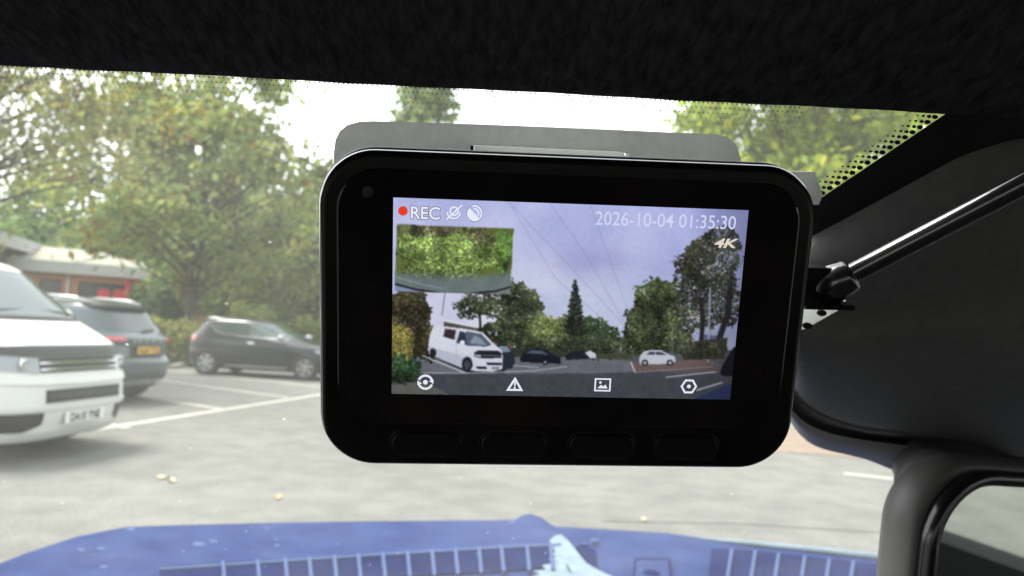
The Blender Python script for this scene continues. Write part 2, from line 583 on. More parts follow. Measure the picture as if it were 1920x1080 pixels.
hedge('hedge', 'low olive hedge between the teal car and the black car', e1[:2], e2[:2], 1.3, 1.35, 5200, 0.075, (1.25, 1.1, 0.9))
e1, e2 = P(400, 640, 27), P(700, 640, 26)
hedge('hedge', 'long low hedge behind the black car', e1[:2], e2[:2], 1.4, 1.25, 5200, 0.10, (0.8, 0.9, 0.9))
e1, e2 = P(432, 640, 23.5), P(500, 640, 23.5)
hedge('shrub', 'pale yellow green rounded shrub behind the black car roof', e1[:2], e2[:2], 1.5, 2.05, 3200, 0.075, (1.25, 1.2, 1.0), cat='shrub')
e1, e2 = P(555, 640, 25), P(640, 640, 25)
hedge('shrub', 'pale green shrub beside the left edge of the dash camera', e1[:2], e2[:2], 1.5, 1.7, 2800, 0.08, (1.15, 1.1, 0.9), cat='shrub')
e1, e2 = P(250, 640, 33), P(330, 640, 33)
hedge('shrub', 'dark green shrub at the right end of the brick building', e1[:2], e2[:2], 2.2, 3.0, 3600, 0.12, (0.6, 0.75, 0.85), cat='shrub')

# ---------------------------------------------------------------- brick building
bp0, bp1 = P(-170, 640, 33.5), P(292, 640, 38.0)
bang = math.atan2(bp1[1] - bp0[1], bp1[0] - bp0[0])
BL = float(np.linalg.norm((bp1 - bp0)[:2]))
bld = thing('brick_building', 'low brick building with deep white fascia behind the parked cars', 'building', (bp0[0], bp0[1], 0), bang)
BH = 3.35
# wall with real openings: piers, sills and lintels
ops = []
for px0, px1, z0, z1, kind in ((-60, 30, 1.75, 3.0, 'w'), (72, 113, 1.75, 3.0, 'w'), (145, 232, 1.75, 3.0, 'w'), (243, 260, 0.1, 3.0, 'd'), (268, 288, 2.1, 3.0, 'w')):
    def at_wall(px):
        r = ray(px, 560)
        d = (bp1 - bp0)[:2] / BL
        A = np.array([[r[0], -d[0]], [r[1], -d[1]]])
        s = np.linalg.solve(A, bp0[:2] - CAM[:2])
        return float(s[1])
    ops.append((at_wall(px0), at_wall(px1), z0, z1, kind))
cur = 0.0
for i, (a, b, z0, z1, kind) in enumerate(ops + [(BL, BL, 0, 0, 'end')]):
    if a - cur > 0.02:
        obj('wall', *box(cur, a, 0, 0.3, 0, BH), M['brick'], bld)
    if kind != 'end':
        if z0 > 0.2:
            obj('wall', *box(a, b, 0.002, 0.3, 0, z0), M['brick'], bld)
        obj('wall', *box(a, b, 0.002, 0.3, z1, BH), M['brick'], bld)
        wv = obj('window' if kind == 'w' else 'door', *box(a, b, 0.16, 0.2, z0, z1), M['darkglass'], bld)
        fr = [box(a, b, 0.12, 0.16, z0, z0 + 0.06), box(a, b, 0.12, 0.16, z1 - 0.06, z1), box(a, a + 0.06, 0.12, 0.16, z0 + 0.06, z1 - 0.06), box(b - 0.06, b, 0.12, 0.16, z0 + 0.06, z1 - 0.06)]
        nm = max(1, int((b - a) / 1.1))
        for q in range(1, nm):
            xx = a + (b - a) * q / nm
            fr.append(box(xx - 0.03, xx + 0.03, 0.12, 0.16, z0 + 0.06, z1 - 0.06))
        obj('frame', *join(*fr), M['greytrim'], wv)
        if kind == 'w':
            obj('sill', *box(a - 0.03, b + 0.03, -0.06, 0.12, z0 - 0.07, z0), M['kerb'], wv)
    cur = b
obj('wall', *box(0, 0.3, 0.3, 9, 0, BH), M['brick'], bld)
obj('wall', *box(BL - 0.3, BL, 0.3, 9, 0, BH), M['brick'], bld)
obj('wall', *box(0, BL, 8.7, 9.002, 0, BH), M['brick'], bld)
obj('fascia', *box(-0.5, BL + 0.6, -0.3, 9.6, BH, BH + 0.62), M['fascia'], bld)
rv = [(-0.4, -0.2, BH + 0.62), (BL + 0.4, -0.2, BH + 0.62), (BL + 0.4, 9.5, BH + 0.62), (-0.4, 9.5, BH + 0.62), (0.8, 2.8, BH + 1.55), (BL - 3.6, 2.8, BH + 1.55), (BL - 3.6, 6.5, BH + 1.55), (0.8, 6.5, BH + 1.55)]
obj('roof', rv, [(0, 1, 5, 4), (1, 2, 6, 5), (2, 3, 7, 6), (3, 0, 4, 7), (4, 5, 6, 7)], M['roofing'], bld)
xp = at_wall(125)
obj('drainpipe', *tube([(xp, -0.08, 0), (xp, -0.08, BH)], 0.07, 8), M['fascia'], bld, smooth=True)
xp = at_wall(237)
obj('red_post', *box(xp - 0.11, xp + 0.11, -0.16, -0.002, 0, BH), M['red'], bld)

# upper block at the far left of the picture
q0 = P(-320, 640, 30.0)
ub = thing('office_block', 'white edged flat roof block at the far left edge', 'building', (q0[0], q0[1], 0), bang - 0.10)
UL = 5.75
obj('wall', *box(0, UL - 0.6, 0, 6, 0, 4.35), M['greytrim'], ub)
obj('fascia', *box(-0.3, UL, -0.5, 6.4, 4.35, 5.0), M['fascia'], ub)
for k in range(4):
    wv = obj('window', *box(0.4 + k * 1.2, 1.4 + k * 1.2, -0.03, -0.003, 2.9, 4.0), M['darkglass'], ub)
    obj('frame', *box(0.36 + k * 1.2, 1.44 + k * 1.2, -0.05, -0.003, 2.8, 2.9), M['fascia'], wv)

# low orange brick gable end further away, with its white post
q0 = P(305, 640, 46)
gb = thing('brick_outbuilding', 'small orange brick outbuilding seen past the bare tree trunk', 'building', (q0[0], q0[1], 0), 0.1)
obj('wall', *box(0, 2.6, 0, 4, 0, 1.95), M['brick'], gb)
obj('roof', *box(-0.15, 2.75, -0.15, 4.15, 1.95, 2.1), M['roofing'], gb)
obj('white_post', *box(0.75, 1.05, -0.10, -0.003, 0, 1.95), M['fascia'], gb)

# red signs standing in front of the building
for k, px in enumerate((186, 216)):
    q = P(px, 640, 30)
    rs = thing('red_sign', ['round topped red sign nearer the drainpipe, above the teal car roof', 'round topped red sign nearer the red post, above the teal car roof'][k], 'sign', (q[0], q[1], 0), bang, 'red signs by the building')
    zt = 1.4 + (590 - 545) / F * 30
    pts = rrect(0.24, zt - 0.42, zt, 0.16, 6)
    obj('panel', *loft([[(x, y, z) for x, z in pts] for y in (-0.03, 0.03)]), M['red'], rs)
    obj('post', *tube([(0, 0.05, 0), (0, 0.05, zt - 0.3)], 0.04, 8), M['greytrim'], rs)

# overhead cables
for k, (a, b) in enumerate((((915, 170), (985, 262)), ((1060, 180), (1105, 262)), ((1150, 186), (1168, 262)))):
    p0, p1 = P(a[0], a[1], 17), P(b[0], b[1], 30)
    far = p1 + (p1 - p0) * 4.0
    near = p0 + (p0 - p1) * 1.4
    pts = [near + (far - near) * t - np.array([0, 0, 0.9 * 4 * t * (1 - t)]) + np.array([0, 0, 0.9 * 4 * 0.3 * 0.7]) for t in np.linspace(0, 1, 24)]
    lab = ['leftmost thin overhead cable crossing the white sky', 'middle thin overhead cable crossing the white sky', 'rightmost thin overhead cable crossing the white sky'][k]
    o = obj('overhead_cable', *tube(pts, 0.022, 5), M['wire'], None, label=lab, category='cable', group='overhead cables')

# fallen leaves on the asphalt
leaf_dry = material('dry_leaf', (0.62, 0.52, 0.34), 0.8, noise=0.2, nscale=40)
leaf_orange = material('orange_leaf', (0.60, 0.33, 0.12), 0.8, noise=0.2, nscale=40)
for px, py, s, mt, lab in ((306, 898, 0.055, leaf_dry, 'pale fallen leaf on the asphalt, left one of the touching pair'),
                           (321, 904, 0.055, leaf_dry, 'pale fallen leaf on the asphalt, right one of the touching pair'),
                           (520, 936, 0.045, leaf_orange, 'small orange fallen leaf on the asphalt above the blue bonnet'),
                           (1208, 979, 0.030, leaf_dry, 'tiny pale leaf on the asphalt just above the middle of the bonnet')):
    p = G(px, py)
    prof = []
    for t in np.linspace(-1, 1, 9):
        wd = 0.55 * (1 - t * t) * (1 + 0.3 * math.sin(7 * t))
        prof.append([(t * s, -wd * s, 0.02 + 0.010 * t), (t * s, 0, 0.006), (t * s, wd * s, 0.018 - 0.006 * t)])
    v, f = loft(prof, False, False, False)
    o = obj('fallen_leaf', v, f, mt, None, smooth=True, label=lab, category='leaf', group='fallen leaves on the asphalt')
    o.location = (p[0], p[1], 0.004)
    o.rotation_euler = (0, 0, rng.random() * 6)

# ---------------------------------------------------------------- parked vehicles
class Shape:
    """car skin described by its plan outline at each height"""
    def __init__(s, zx, zr, zw, nf, nr, smooth=0.018):
        s.z0, s.z1 = zw[0][0], zw[-1][0]
        s.zz = np.linspace(s.z0, s.z1, 300)
        k = np.exp(-0.5 * (np.arange(-30, 31) * (s.zz[1] - s.zz[0]) / smooth) ** 2)
        k /= k.sum()
        def tab(t):
            y = np.interp(s.zz, [p[0] for p in t], [p[1] for p in t])
            yp = np.concatenate([2 * y[0] - y[30:0:-1], y, 2 * y[-1] - y[-2:-32:-1]])
            return np.convolve(yp, k, 'valid')
        s.f, s.r, s.w = tab(zx), tab(zr), tab(zw)
        s.nf, s.nr = nf, nr
    def xf(s, z): return np.interp(z, s.zz, s.f)
    def xr(s, z): return np.interp(z, s.zz, s.r)
    def hw(s, z): return np.interp(z, s.zz, s.w)
    def xc(s, z): return 0.5 * (s.xf(z) + s.xr(z))
    def side(s, x, z):
        c, w = s.xc(z), s.hw(z)
        if x > c:
            a, n = (x - c) / (s.xf(z) - c), s.nf
        else:
            a, n = (c - x) / (c - s.xr(z)), s.nr
        return w * max(0.0, 1 - min(1, a) ** n) ** (1 / n)
    def front(s, y, z):
        c = s.xc(z)
        return c + (s.xf(z) - c) * max(0.0, 1 - min(1, abs(y) / s.hw(z)) ** s.nf) ** (1 / s.nf)
    def rear(s, y, z):
        c = s.xc(z)
        return c - (c - s.xr(z)) * max(0.0, 1 - min(1, abs(y) / s.hw(z)) ** s.nr) ** (1 / s.nr)
    def body(s, nz=64, nt=112):
        rings = []
        for z in np.linspace(s.z0, s.z1, nz):
            c, w, f, r = s.xc(z), s.hw(z), s.xf(z), s.xr(z)
            ring = []
            for t in np.linspace(0, 2 * math.pi, nt, endpoint=False):
                ct, st = math.cos(t), math.sin(t)
                n = s.nf if ct > 0 else s.nr
                ring.append((c + (f - c if ct > 0 else c - r) * math.copysign(abs(ct) ** (2 / n), ct), w * math.copysign(abs(st) ** (2 / n), st), z))
            rings.append(ring)
        return loft(rings)

def band(us, lo, hi, fn, nz=5, thick=0.02):
    """curved solid panel: for each u a column of points from lo(u) to hi(u); fn(u,z,depth) gives the point"""
    us = list(us)
    lo = [np.interp(u, [p[0] for p in lo], [p[1] for p in lo]) if hasattr(lo, '__len__') else lo for u in us]
    hi = [np.interp(u, [p[0] for p in hi], [p[1] for p in hi]) if hasattr(hi, '__len__') else hi for u in us]
    front = [[fn(u, a + (b - a) * k / (nz - 1), 0.0) for k in range(nz)] for u, a, b in zip(us, lo, hi)]
    back = [[fn(u, a + (b - a) * k / (nz - 1), thick) for k in range(nz)] for u, a, b in zip(us, lo, hi)]
    rings = [f + b[::-1] for f, b in zip(front, back)]
    return loft(rings)

def car_tools(S, root):
    def fpatch(name, y0, y1, lo, hi, mat, off=0.006, nz=5, ny=18, parent=None, thick=0.025, up=0.0):
        v, f = band(np.linspace(y0, y1, ny), lo, hi, lambda y, z, d: (S.front(y, z) + off - d, y, z + up - (d * 0.6 if up else 0)), nz, thick)
        return obj(name, v, f, mat, parent or root, smooth=False)
    def rpatch(name, y0, y1, lo, hi, mat, off=0.006, nz=5, ny=18, parent=None, thick=0.025, up=0.0):
        v, f = band(np.linspace(y0, y1, ny), lo, hi, lambda y, z, d: (S.rear(y, z) - off + d, y, z + up - (d * 0.6 if up else 0)), nz, thick)
        return obj(name, v, f, mat, parent or root)
    def spatch(name, x0, x1, lo, hi, mat, sgn, off=0.005, nz=5, nx=18, parent=None, thick=0.02):
        v, f = band(np.linspace(x0, x1, nx), lo, hi, lambda x, z, d: (x, sgn * (S.side(x, z) + off - d), z), nz, thick)
        return obj(name, v, f, mat, parent or root)
    return fpatch, rpatch, spatch

def car_body(S, mat, root, wheels, arch):
    v, f = S.body()
    me = mesh_data('body', v, f, mat, True)
    o = link('body', me, root)
    cut = []
    for x, r in wheels:
        cut.append(lathe([(arch, -1.3), (arch, 1.3)], 'y', 36))
        cut[-1] = ([(p[0] + x, p[1], p[2] + r) for p in cut[-1][0]], cut[-1][1])
    co = link('cutter', mesh_data('cutter', *join(*cut), None), None)
    tmp = link('tmp', me.copy(), None)
    md = tmp.modifiers.new('b', 'BOOLEAN')
    md.operation = 'DIFFERENCE'
    md.solver = 'EXACT'
    md.object = co
    dg = bpy.context.evaluated_depsgraph_get()
    new = bpy.data.meshes.new_from_object(tmp.evaluated_get(dg))
    new.name = 'body'
    bpy.data.objects.remove(tmp)
    bpy.data.objects.remove(co)
    o.data = new
    if len(new.materials) == 0:
        new.materials.append(mat)
    new.set_sharp_from_angle(angle=math.radians(38))
    return o

def wheel(root, x, y, r, sgn, width, mat_rim, spokes=5):
    w2 = width / 2
    prof = [(r * 0.66, -w2), (r * 0.93, -w2), (r * 0.99, -w2 * 0.75), (r, 0), (r * 0.99, w2 * 0.75), (r * 0.93, w2), (r * 0.66, w2), (r * 0.64, w2 * 0.8)]
    v, f = lathe(prof, 'y', 36)
    o = obj('wheel', [(p[0] + x, p[1] * sgn + y, p[2] + r) for p in v], f, M['rubber'], root, smooth=True)
    o.data.set_sharp_from_angle(angle=math.radians(40))
    parts = [lathe([(r * 0.66, w2 * 0.62), (r * 0.66, w2 * 0.95), (r * 0.61, w2 * 0.95), (r * 0.58, w2 * 0.55), (r * 0.3, w2 * 0.5)], 'y', 30),
             lathe([(r * 0.15, w2 * 0.5), (r * 0.15, w2 * 0.88), (r * 0.10, w2 * 0.93)], 'y', 16)]
    for k in range(spokes):
        a = 2 * math.pi * k / spokes + 0.3
        for da in (-0.17, 0.17):
            c, s = math.cos(a), math.sin(a)
            c2, s2 = math.cos(a + da), math.sin(a + da)
            bx_ = []
            for rr, hw_, h0 in ((r * 0.10, r * 0.055, w2 * 0.88), (r * 0.60, r * 0.05, w2 * 0.86)):
                cc = np.array([rr * (c2 if rr > r * 0.3 else c), rr * (s2 if rr > r * 0.3 else s)])
                t = np.array([-s, c]) * hw_
                bx_.append([(cc[0] - t[0], h0 - 0.03, cc[1] - t[1]), (cc[0] + t[0], h0 - 0.03, cc[1] + t[1]), (cc[0] + t[0], h0, cc[1] + t[1]), (cc[0] - t[0], h0, cc[1] - t[1])])
            parts.append(loft(bx_))
    v, f = join(*parts)
    obj('rim', [(p[0] + x, p[1] * sgn + y, p[2] + r) for p in v], f, mat_rim, o)
    v, f = lathe([(r * 0.57, 0.0), (r * 0.57, w2 * 0.45)], 'y', 24)
    obj('brake_disc', [(p[0] + x, p[1] * sgn + y, p[2] + r) for p in v], f, M['trim'], o)

def plate(root, x, z, sgn, wdt, h, mat, text, tilt=0.0, tw=0.86):
    """number plate facing sgn*x"""
    v, f = box(-0.006, 0.006, -wdt / 2, wdt / 2, -h / 2, h / 2)
    o = obj('number_plate', [(x + p[0], p[1], z + p[2]) for p in v], f, mat, root)
    co, fc = fit_text(text, -wdt / 2 * tw, wdt / 2 * tw, -h * 0.38, h * 0.38, bold=0.035)
    obj('lettering', [(x + sgn * 0.009, sgn * c[0], z + c[1]) for c in co], fc, M['plate_text'], o)

def mirror(root, x, y, z, sgn, mat, s=1.0):
    rings = []
    for k, (dy, sc) in enumerate(((0.0, 0.35), (0.03, 0.8), (0.10, 1.0), (0.17, 0.95), (0.20, 0.6))):
        rings.append([(x + 0.07 * sc * s * math.cos(a) + 0.02, y + sgn * dy * s, z + 0.085 * sc * s * math.sin(a)) for a in np.linspace(0, 2 * math.pi, 14, endpoint=False)])
    o = obj('door_mirror', *loft(rings), mat, root, smooth=True)
    v, f = box(x - 0.052 * s, x - 0.046 * s, 0.03, 0.18 * s, z - 0.06, z + 0.06)
    obj('mirror_glass', [(p[0], y + sgn * p[1], p[2]) for p in v], f, M['chrome'], o)

# ---- white panel van
HEAD = math.radians(-7)
van_front = P(152, 772, 6.75)
vx, vy = van_front[0] - 2.43 * math.cos(HEAD), van_front[1] - 2.43 * math.sin(HEAD)
van = thing('panel_van', 'white panel van with black bonnet guard parked at the left edge', 'van', (vx, vy, 0), HEAD)
VS = Shape([(0.20, 2.33), (0.28, 2.40), (0.40, 2.44), (0.55, 2.46), (0.70, 2.45), (0.80, 2.41), (0.98, 2.36), (1.07, 2.31), (1.13, 2.20), (1.24, 1.98), (1.32, 1.82), (1.80, 1.20), (1.88, 1.02), (1.93, 0.65), (1.96, 0.1)],
           [(0.20, -2.36), (0.5, -2.43), (1.6, -2.40), (1.85, -2.30), (1.93, -2.1), (1.96, -1.7)],
           [(0.20, 0.88), (0.30, 0.92), (0.55, 0.95), (0.95, 0.95), (1.15, 0.945), (1.32, 0.92), (1.75, 0.83), (1.86, 0.76), (1.92, 0.62), (1.955, 0.35), (1.96, 0.2)], 5.0, 8.0)
fp, rp, sp = car_tools(VS, van)
VW = [(1.55, 0.33), (-1.45, 0.33)]
car_body(VS, M['white_paint'], van, VW, 0.40)
obj('underbody', *box(-2.0, 2.0, -0.72, 0.72, 0.16, 0.75), M['trim'], van)
for x, r in VW:
    for s in (1, -1):
        wheel(van, x, s * 0.80, r, s, 0.22, M['silver'])
ws = fp('windscreen', -0.80, 0.80, [(-0.80, 1.375), (-0.5, 1.335), (0, 1.325), (0.5, 1.335), (0.80, 1.375)], [(-0.80, 1.76), (-0.4, 1.79), (0, 1.795), (0.4, 1.79), (0.80, 1.76)], M['car_glass'], 0.006, 8, 24, up=0.006)
fp('cowl', -0.84, 0.84, 1.295, 1.322, M['trim'], 0.008, 3, 20, up=0.006)
for s in (-1, 1):
    wp = [VS.front(0.62 * s, 1.33) + 0.02, 0.62 * s, 1.345]
    we = [VS.front(0.05 * s, 1.42) + 0.02, 0.05 * s + 0.1, 1.40]
    obj('wiper', *tube([wp, [(wp[0] + we[0]) / 2 + 0.012, (wp[1] + we[1]) / 2, 1.385], we], 0.010, 6), M['trim'], ws)
fp('bonnet_guard', -0.86, 0.86, [(-0.86, 0.99), (-0.45, 0.96), (0.45, 0.96), (0.86, 0.99)], [(-0.86, 1.055), (-0.5, 1.075), (0.5, 1.075), (0.86, 1.055)], material('bonnet_guard_vinyl', (0.016, 0.016, 0.018), 0.5), 0.012, 5, 26)
gr = fp('grille', -0.50, 0.50, 0.825, 0.955, M['trim'], 0.006, 4, 20)
for z in (0.850, 0.908):
    fp('grille_bar', -0.50, 0.50, z, z + 0.016, M['chrome'], 0.016, 3, 20, parent=gr)
for s in (-1, 1):
    a, b = sorted((s * 0.515, s * 0.90))
    hl = fp('headlight', a, b, [(-0.9, 0.86), (-0.52, 0.815), (0.52, 0.815), (0.9, 0.86)], [(-0.9, 1.0), (-0.52, 0.955), (0.52, 0.955), (0.9, 1.0)], M['lamp_clear'], 0.006, 5, 16)
    for yy in (0.62, 0.77):
        v, f = lathe([(0.060, 0.0), (0.060, 0.012), (0.045, 0.016), (0.02, 0.006)], 'z', 20)
        x = VS.front(s * yy, 0.90)
        obj('lamp_ring', [(x + 0.004 + p[2], s * yy + p[0], 0.90 + p[1]) for p in v], f, M['chrome'], hl, smooth=True)
# bumper mouldings, slot, lower intake
fp('bumper_lip', -0.90, 0.90, [(-0.9, 0.735), (0, 0.715), (0.9, 0.735)], [(-0.9, 0.80), (0, 0.795), (0.9, 0.80)], M['white_paint'], 0.028, 4, 30)
sl_ = fp('air_slot', -0.47, 0.50, 0.555, 0.675, M['trim'], 0.010, 4, 20)
for z in (0.60, 0.63):
    fp('slat', -0.45, 0.48, z, z + 0.010, M['greytrim'], 0.016, 3, 16, parent=sl_)
fp('bumper_lip', -0.88, 0.88, [(-0.88, 0.49), (0.88, 0.49)], [(-0.88, 0.535), (0.88, 0.535)], M['white_paint'], 0.022, 3, 30)
fp('bumper_lip', -0.86, 0.86, 0.225, 0.285, M['white_paint'], 0.035, 3, 30)
for s in (-1, 1):
    a, b = sorted((s * 0.47, s * 0.82))
    fp('lower_intake', a, b, [(-0.82, 0.30), (-0.6, 0.30), (-0.47, 0.36), (0.47, 0.36), (0.6, 0.30), (0.82, 0.30)], [(-0.82, 0.47), (0.82, 0.47)], M['trim'], 0.010, 4, 16)
plate(van, 2.475, 0.405, 1, 0.50, 0.105, M['plate_white'], 'DA10 YNE', tw=0.78)
for s in (-1, 1):
    mirror(van, 1.25, s * 0.90, 1.32, s, M['white_paint'], 1.2)
    sp('side_window', 0.30, 1.32, [(0.30, 1.32), (1.32, 1.32)], [(0.30, 1.74), (0.95, 1.74), (1.32, 1.40)], M['car_glass'], s, 0.004)
    sp('side_window', -0.95, 0.15, 1.32, 1.74, M['car_glass'], s, 0.004)
    sp('door_seam', 0.215, 0.225, 0.45, 1.80, M['trim'], s, 0.003, 8, 3)
    sp('door_handle', 0.30, 0.46, 1.14, 1.17, M['trim'], s, 0.03, 3, 6)
    sp('sill_trim', -1.0, 1.1, 0.22, 0.30, M['trim'], s, 0.006, 3, 12)

# ---- dark teal SUV, rear towards us
suv_rear = P(279, 651, 11.1)
HS = math.radians(-9)
sx, sy = suv_rear[0] - 2.15 * math.cos(HS), suv_rear[1] - 2.15 * math.sin(HS)
suv = thing('suv_car', 'dark teal car with roof rails and yellow plate, its rear towards us', 'car', (sx, sy, 0), HS + math.pi)
SS = Shape([(0.28, 2.06), (0.40, 2.16), (0.62, 2.18), (0.82, 2.10), (0.95, 1.80), (1.05, 0.98), (1.10, 0.88), (1.45, 0.18), (1.54, -0.10), (1.60, -0.55), (1.63, -0.85)],
           [(0.28, -2.02), (0.36, -2.10), (0.50, -2.17), (0.66, -2.18), (0.72, -2.13), (0.93, -2.11), (1.02, -2.13), (1.07, -2.07), (1.12, -2.00), (1.46, -1.74), (1.55, -1.62), (1.60, -1.42), (1.63, -1.1)],
           [(0.28, 0.84), (0.40, 0.90), (0.60, 0.92), (0.90, 0.915), (1.02, 0.89), (1.08, 0.85), (1.45, 0.69), (1.54, 0.63), (1.60, 0.48), (1.63, 0.25)], 4.0, 4.6)
fp, rp, sp = car_tools(SS, suv)
SW = [(1.35, 0.335), (-1.30, 0.335)]
car_body(SS, M['teal_paint'], suv, SW, 0.40)
obj('underbody', *box(-1.85, 1.85, -0.68, 0.68, 0.22, 0.8), M['trim'], suv)
for x, r in SW:
    for s in (1, -1):
        wheel(suv, x, s * 0.79, r, s, 0.21, M['silver'])
rw = rp('rear_window', -0.64, 0.64, [(-0.64, 1.14), (0, 1.12), (0.64, 1.14)], [(-0.60, 1.45), (0, 1.47), (0.60, 1.45)], M['car_glass'], 0.005, 7, 20, up=0.004)
wy = 0.06
obj('rear_wiper', *tube([(SS.rear(wy, 1.13) - 0.02, 0.0, 1.14), (SS.rear(0.2, 1.16) - 0.02, -0.30, 1.165)], 0.012, 6), M['trim'], rw)
sv, sf = band(np.linspace(-0.62, 0.62, 16), 1.49, 1.53, lambda y, z, d: (SS.rear(y, z) - 0.10 + d, y, z + 0.01), 3, 0.16)
obj('roof_spoiler', sv, sf, M['trim'], suv)
for s in (-1, 1):
    a, b = sorted((s * 0.47, s * 0.905))
    tl = rp('tail_light', a, b, [(-0.905, 0.955), (-0.5, 0.985), (0.5, 0.985), (0.905, 0.955)], [(-0.905, 1.055), (-0.5, 1.045), (0.5, 1.045), (0.905, 1.055)], M['lamp_red'], 0.012, 4, 16)
    rp('lamp_strip', a + 0.02, b - 0.02, 1.0, 1.012, M['lamp_clear'], 0.020, 3, 14, parent=tl)
    sp('tail_light', -2.02, -1.80, [(-2.02, 0.965), (-1.80, 0.99)], [(-2.02, 1.05), (-1.80, 1.03)], M['lamp_red'], s, 0.010, 3, 8)
    rp('reflector', *sorted((s * 0.60, s * 0.82)), 0.60, 0.635, M['lamp_red'], 0.010, 3, 8)
    # roof rails
    pts = [(0.05, s * 0.60, 1.545), (-0.15, s * 0.615, 1.60), (-0.7, s * 0.615, 1.645), (-1.25, s * 0.60, 1.625), (-1.50, s * 0.585, 1.565)]
    obj('roof_rail', *tube(pts, [0.016, 0.02, 0.02, 0.02, 0.014], 8), M['chrome'], suv, smooth=True)
    sp('side_window', -0.65, 0.05, [(-0.65, 1.09), (0.05, 1.08)], [(-0.65, 1.47), (0.05, 1.49)], M['car_glass'], s, 0.004)
    sp('side_window', 0.12, 0.82, [(0.12, 1.08), (0.82, 1.08)], [(0.12, 1.49), (0.30, 1.46), (0.82, 1.17)], M['car_glass'], s, 0.004)
    sp('side_window', -1.55, -0.72, [(-1.55, 1.20), (-1.3, 1.12), (-0.72, 1.09)], [(-1.55, 1.26), (-1.25, 1.43), (-0.72, 1.47)], M['car_glass'], s, 0.004)
    sp('window_trim', -1.58, 0.84, [(-1.58, 1.195), (-1.3, 1.075), (0.84, 1.055)], [(-1.58, 1.20), (-1.3, 1.09), (0.84, 1.07)], M['chrome'], s, 0.010, 3, 20)
    sp('arch_trim', -1.05, 1.10, 0.28, 0.40, M['greytrim'], s, 0.012, 3, 16)
    sp('door_seam', 0.08, 0.09, 0.45, 1.06, M['trim'], s, 0.003, 6, 3)
    sp('door_handle', -0.35, -0.18, 0.93, 0.96, M['teal_paint'], s, 0.03, 3, 6)
    mirror(suv, 0.80, s * 0.88, 1.10, s, M['teal_paint'])
rp('bumper_cladding', -0.86, 0.86, [(-0.86, 0.30), (-0.45, 0.30), (0.45, 0.30), (0.86, 0.30)], [(-0.86, 0.52), (-0.45, 0.45), (0.45, 0.45), (0.86, 0.52)], M['greytrim'], 0.012, 4, 26)
rp('skid_plate', -0.50, 0.50, [(-0.5, 0.29), (0.5, 0.29)], [(-0.5, 0.31), (-0.4, 0.375), (0.4, 0.375), (0.5, 0.31)], M['silver'], 0.026, 3, 20)
rp('plate_recess', -0.36, 0.36, 0.72, 0.915, M['trim'], 0.004, 3, 12)
plate(suv, -2.155, 0.845, -1, 0.50, 0.11, M['plate_yellow'], 'KL69 YTG')
co, fc = fit_text('S K O D A', -0.34, 0.34, 0.965, 1.022, bold=0.02)
obj('badge_lettering', [(SS.rear(c[0], 0.99) - 0.012, -c[0], c[1]) for c in co], fc, M['silver'], suv)
for s in (-0.36, -0.28):
    v, f = tube([(-2.02, s, 0.30), (-2.14, s, 0.30)], 0.035, 12)
    obj('tail_pipe', v, f, M['chrome'], suv)
fp('windscreen', -0.66, 0.66, 1.13, 1.46, M['car_glass'], 0.005, 7, 18, up=0.005)
fp('grille', -0.45, 0.45, 0.62, 0.80, M['trim'], 0.008, 4, 16)
for s in (-1, 1):
    fp('headlight', *sorted((s * 0.50, s * 0.86)), 0.70, 0.82, M['lamp_clear'], 0.008, 4, 12)

# ---- black hatchback, side on
mid = P(489, 640, 17.2) + np.array([0.0, 0.78, 0])
HB = math.radians(-5)
hat = thing('hatchback_car', 'black hatchback seen side on beyond the bay lines', 'car', (mid[0], mid[1], 0), HB)
HSH = Shape([(0.18, 1.86), (0.30, 1.95), (0.48, 2.02), (0.66, 1.99), (0.78, 1.80), (0.88, 1.35), (0.94, 1.02), (0.98, 0.92), (1.34, 0.16), (1.41, -0.08), (1.45, -0.45), (1.475, -0.7)],
            [(0.18, -1.86), (0.34, -1.96), (0.55, -2.0), (0.78, -1.97), (0.95, -1.93), (1.02, -1.88), (1.32, -1.62), (1.40, -1.52), (1.45, -1.25), (1.475, -0.95)],
            [(0.18, 0.80), (0.32, 0.86), (0.55, 0.87), (0.80, 0.865), (0.93, 0.84), (0.98, 0.81), (1.34, 0.63), (1.41, 0.57), (1.455, 0.42), (1.475, 0.2)], 3.4, 4.0)
fp, rp, sp = car_tools(HSH, hat)
HW = [(1.27, 0.32), (-1.27, 0.32)]
car_body(HSH, M['black_paint'], hat, HW, 0.375)
obj('underbody', *box(-1.7, 1.7, -0.66, 0.66, 0.18, 0.75), M['trim'], hat)
for x, r in HW:
    for s in (1, -1):
        wheel(hat, x, s * 0.775, r, s, 0.20, M['silver'], 6)
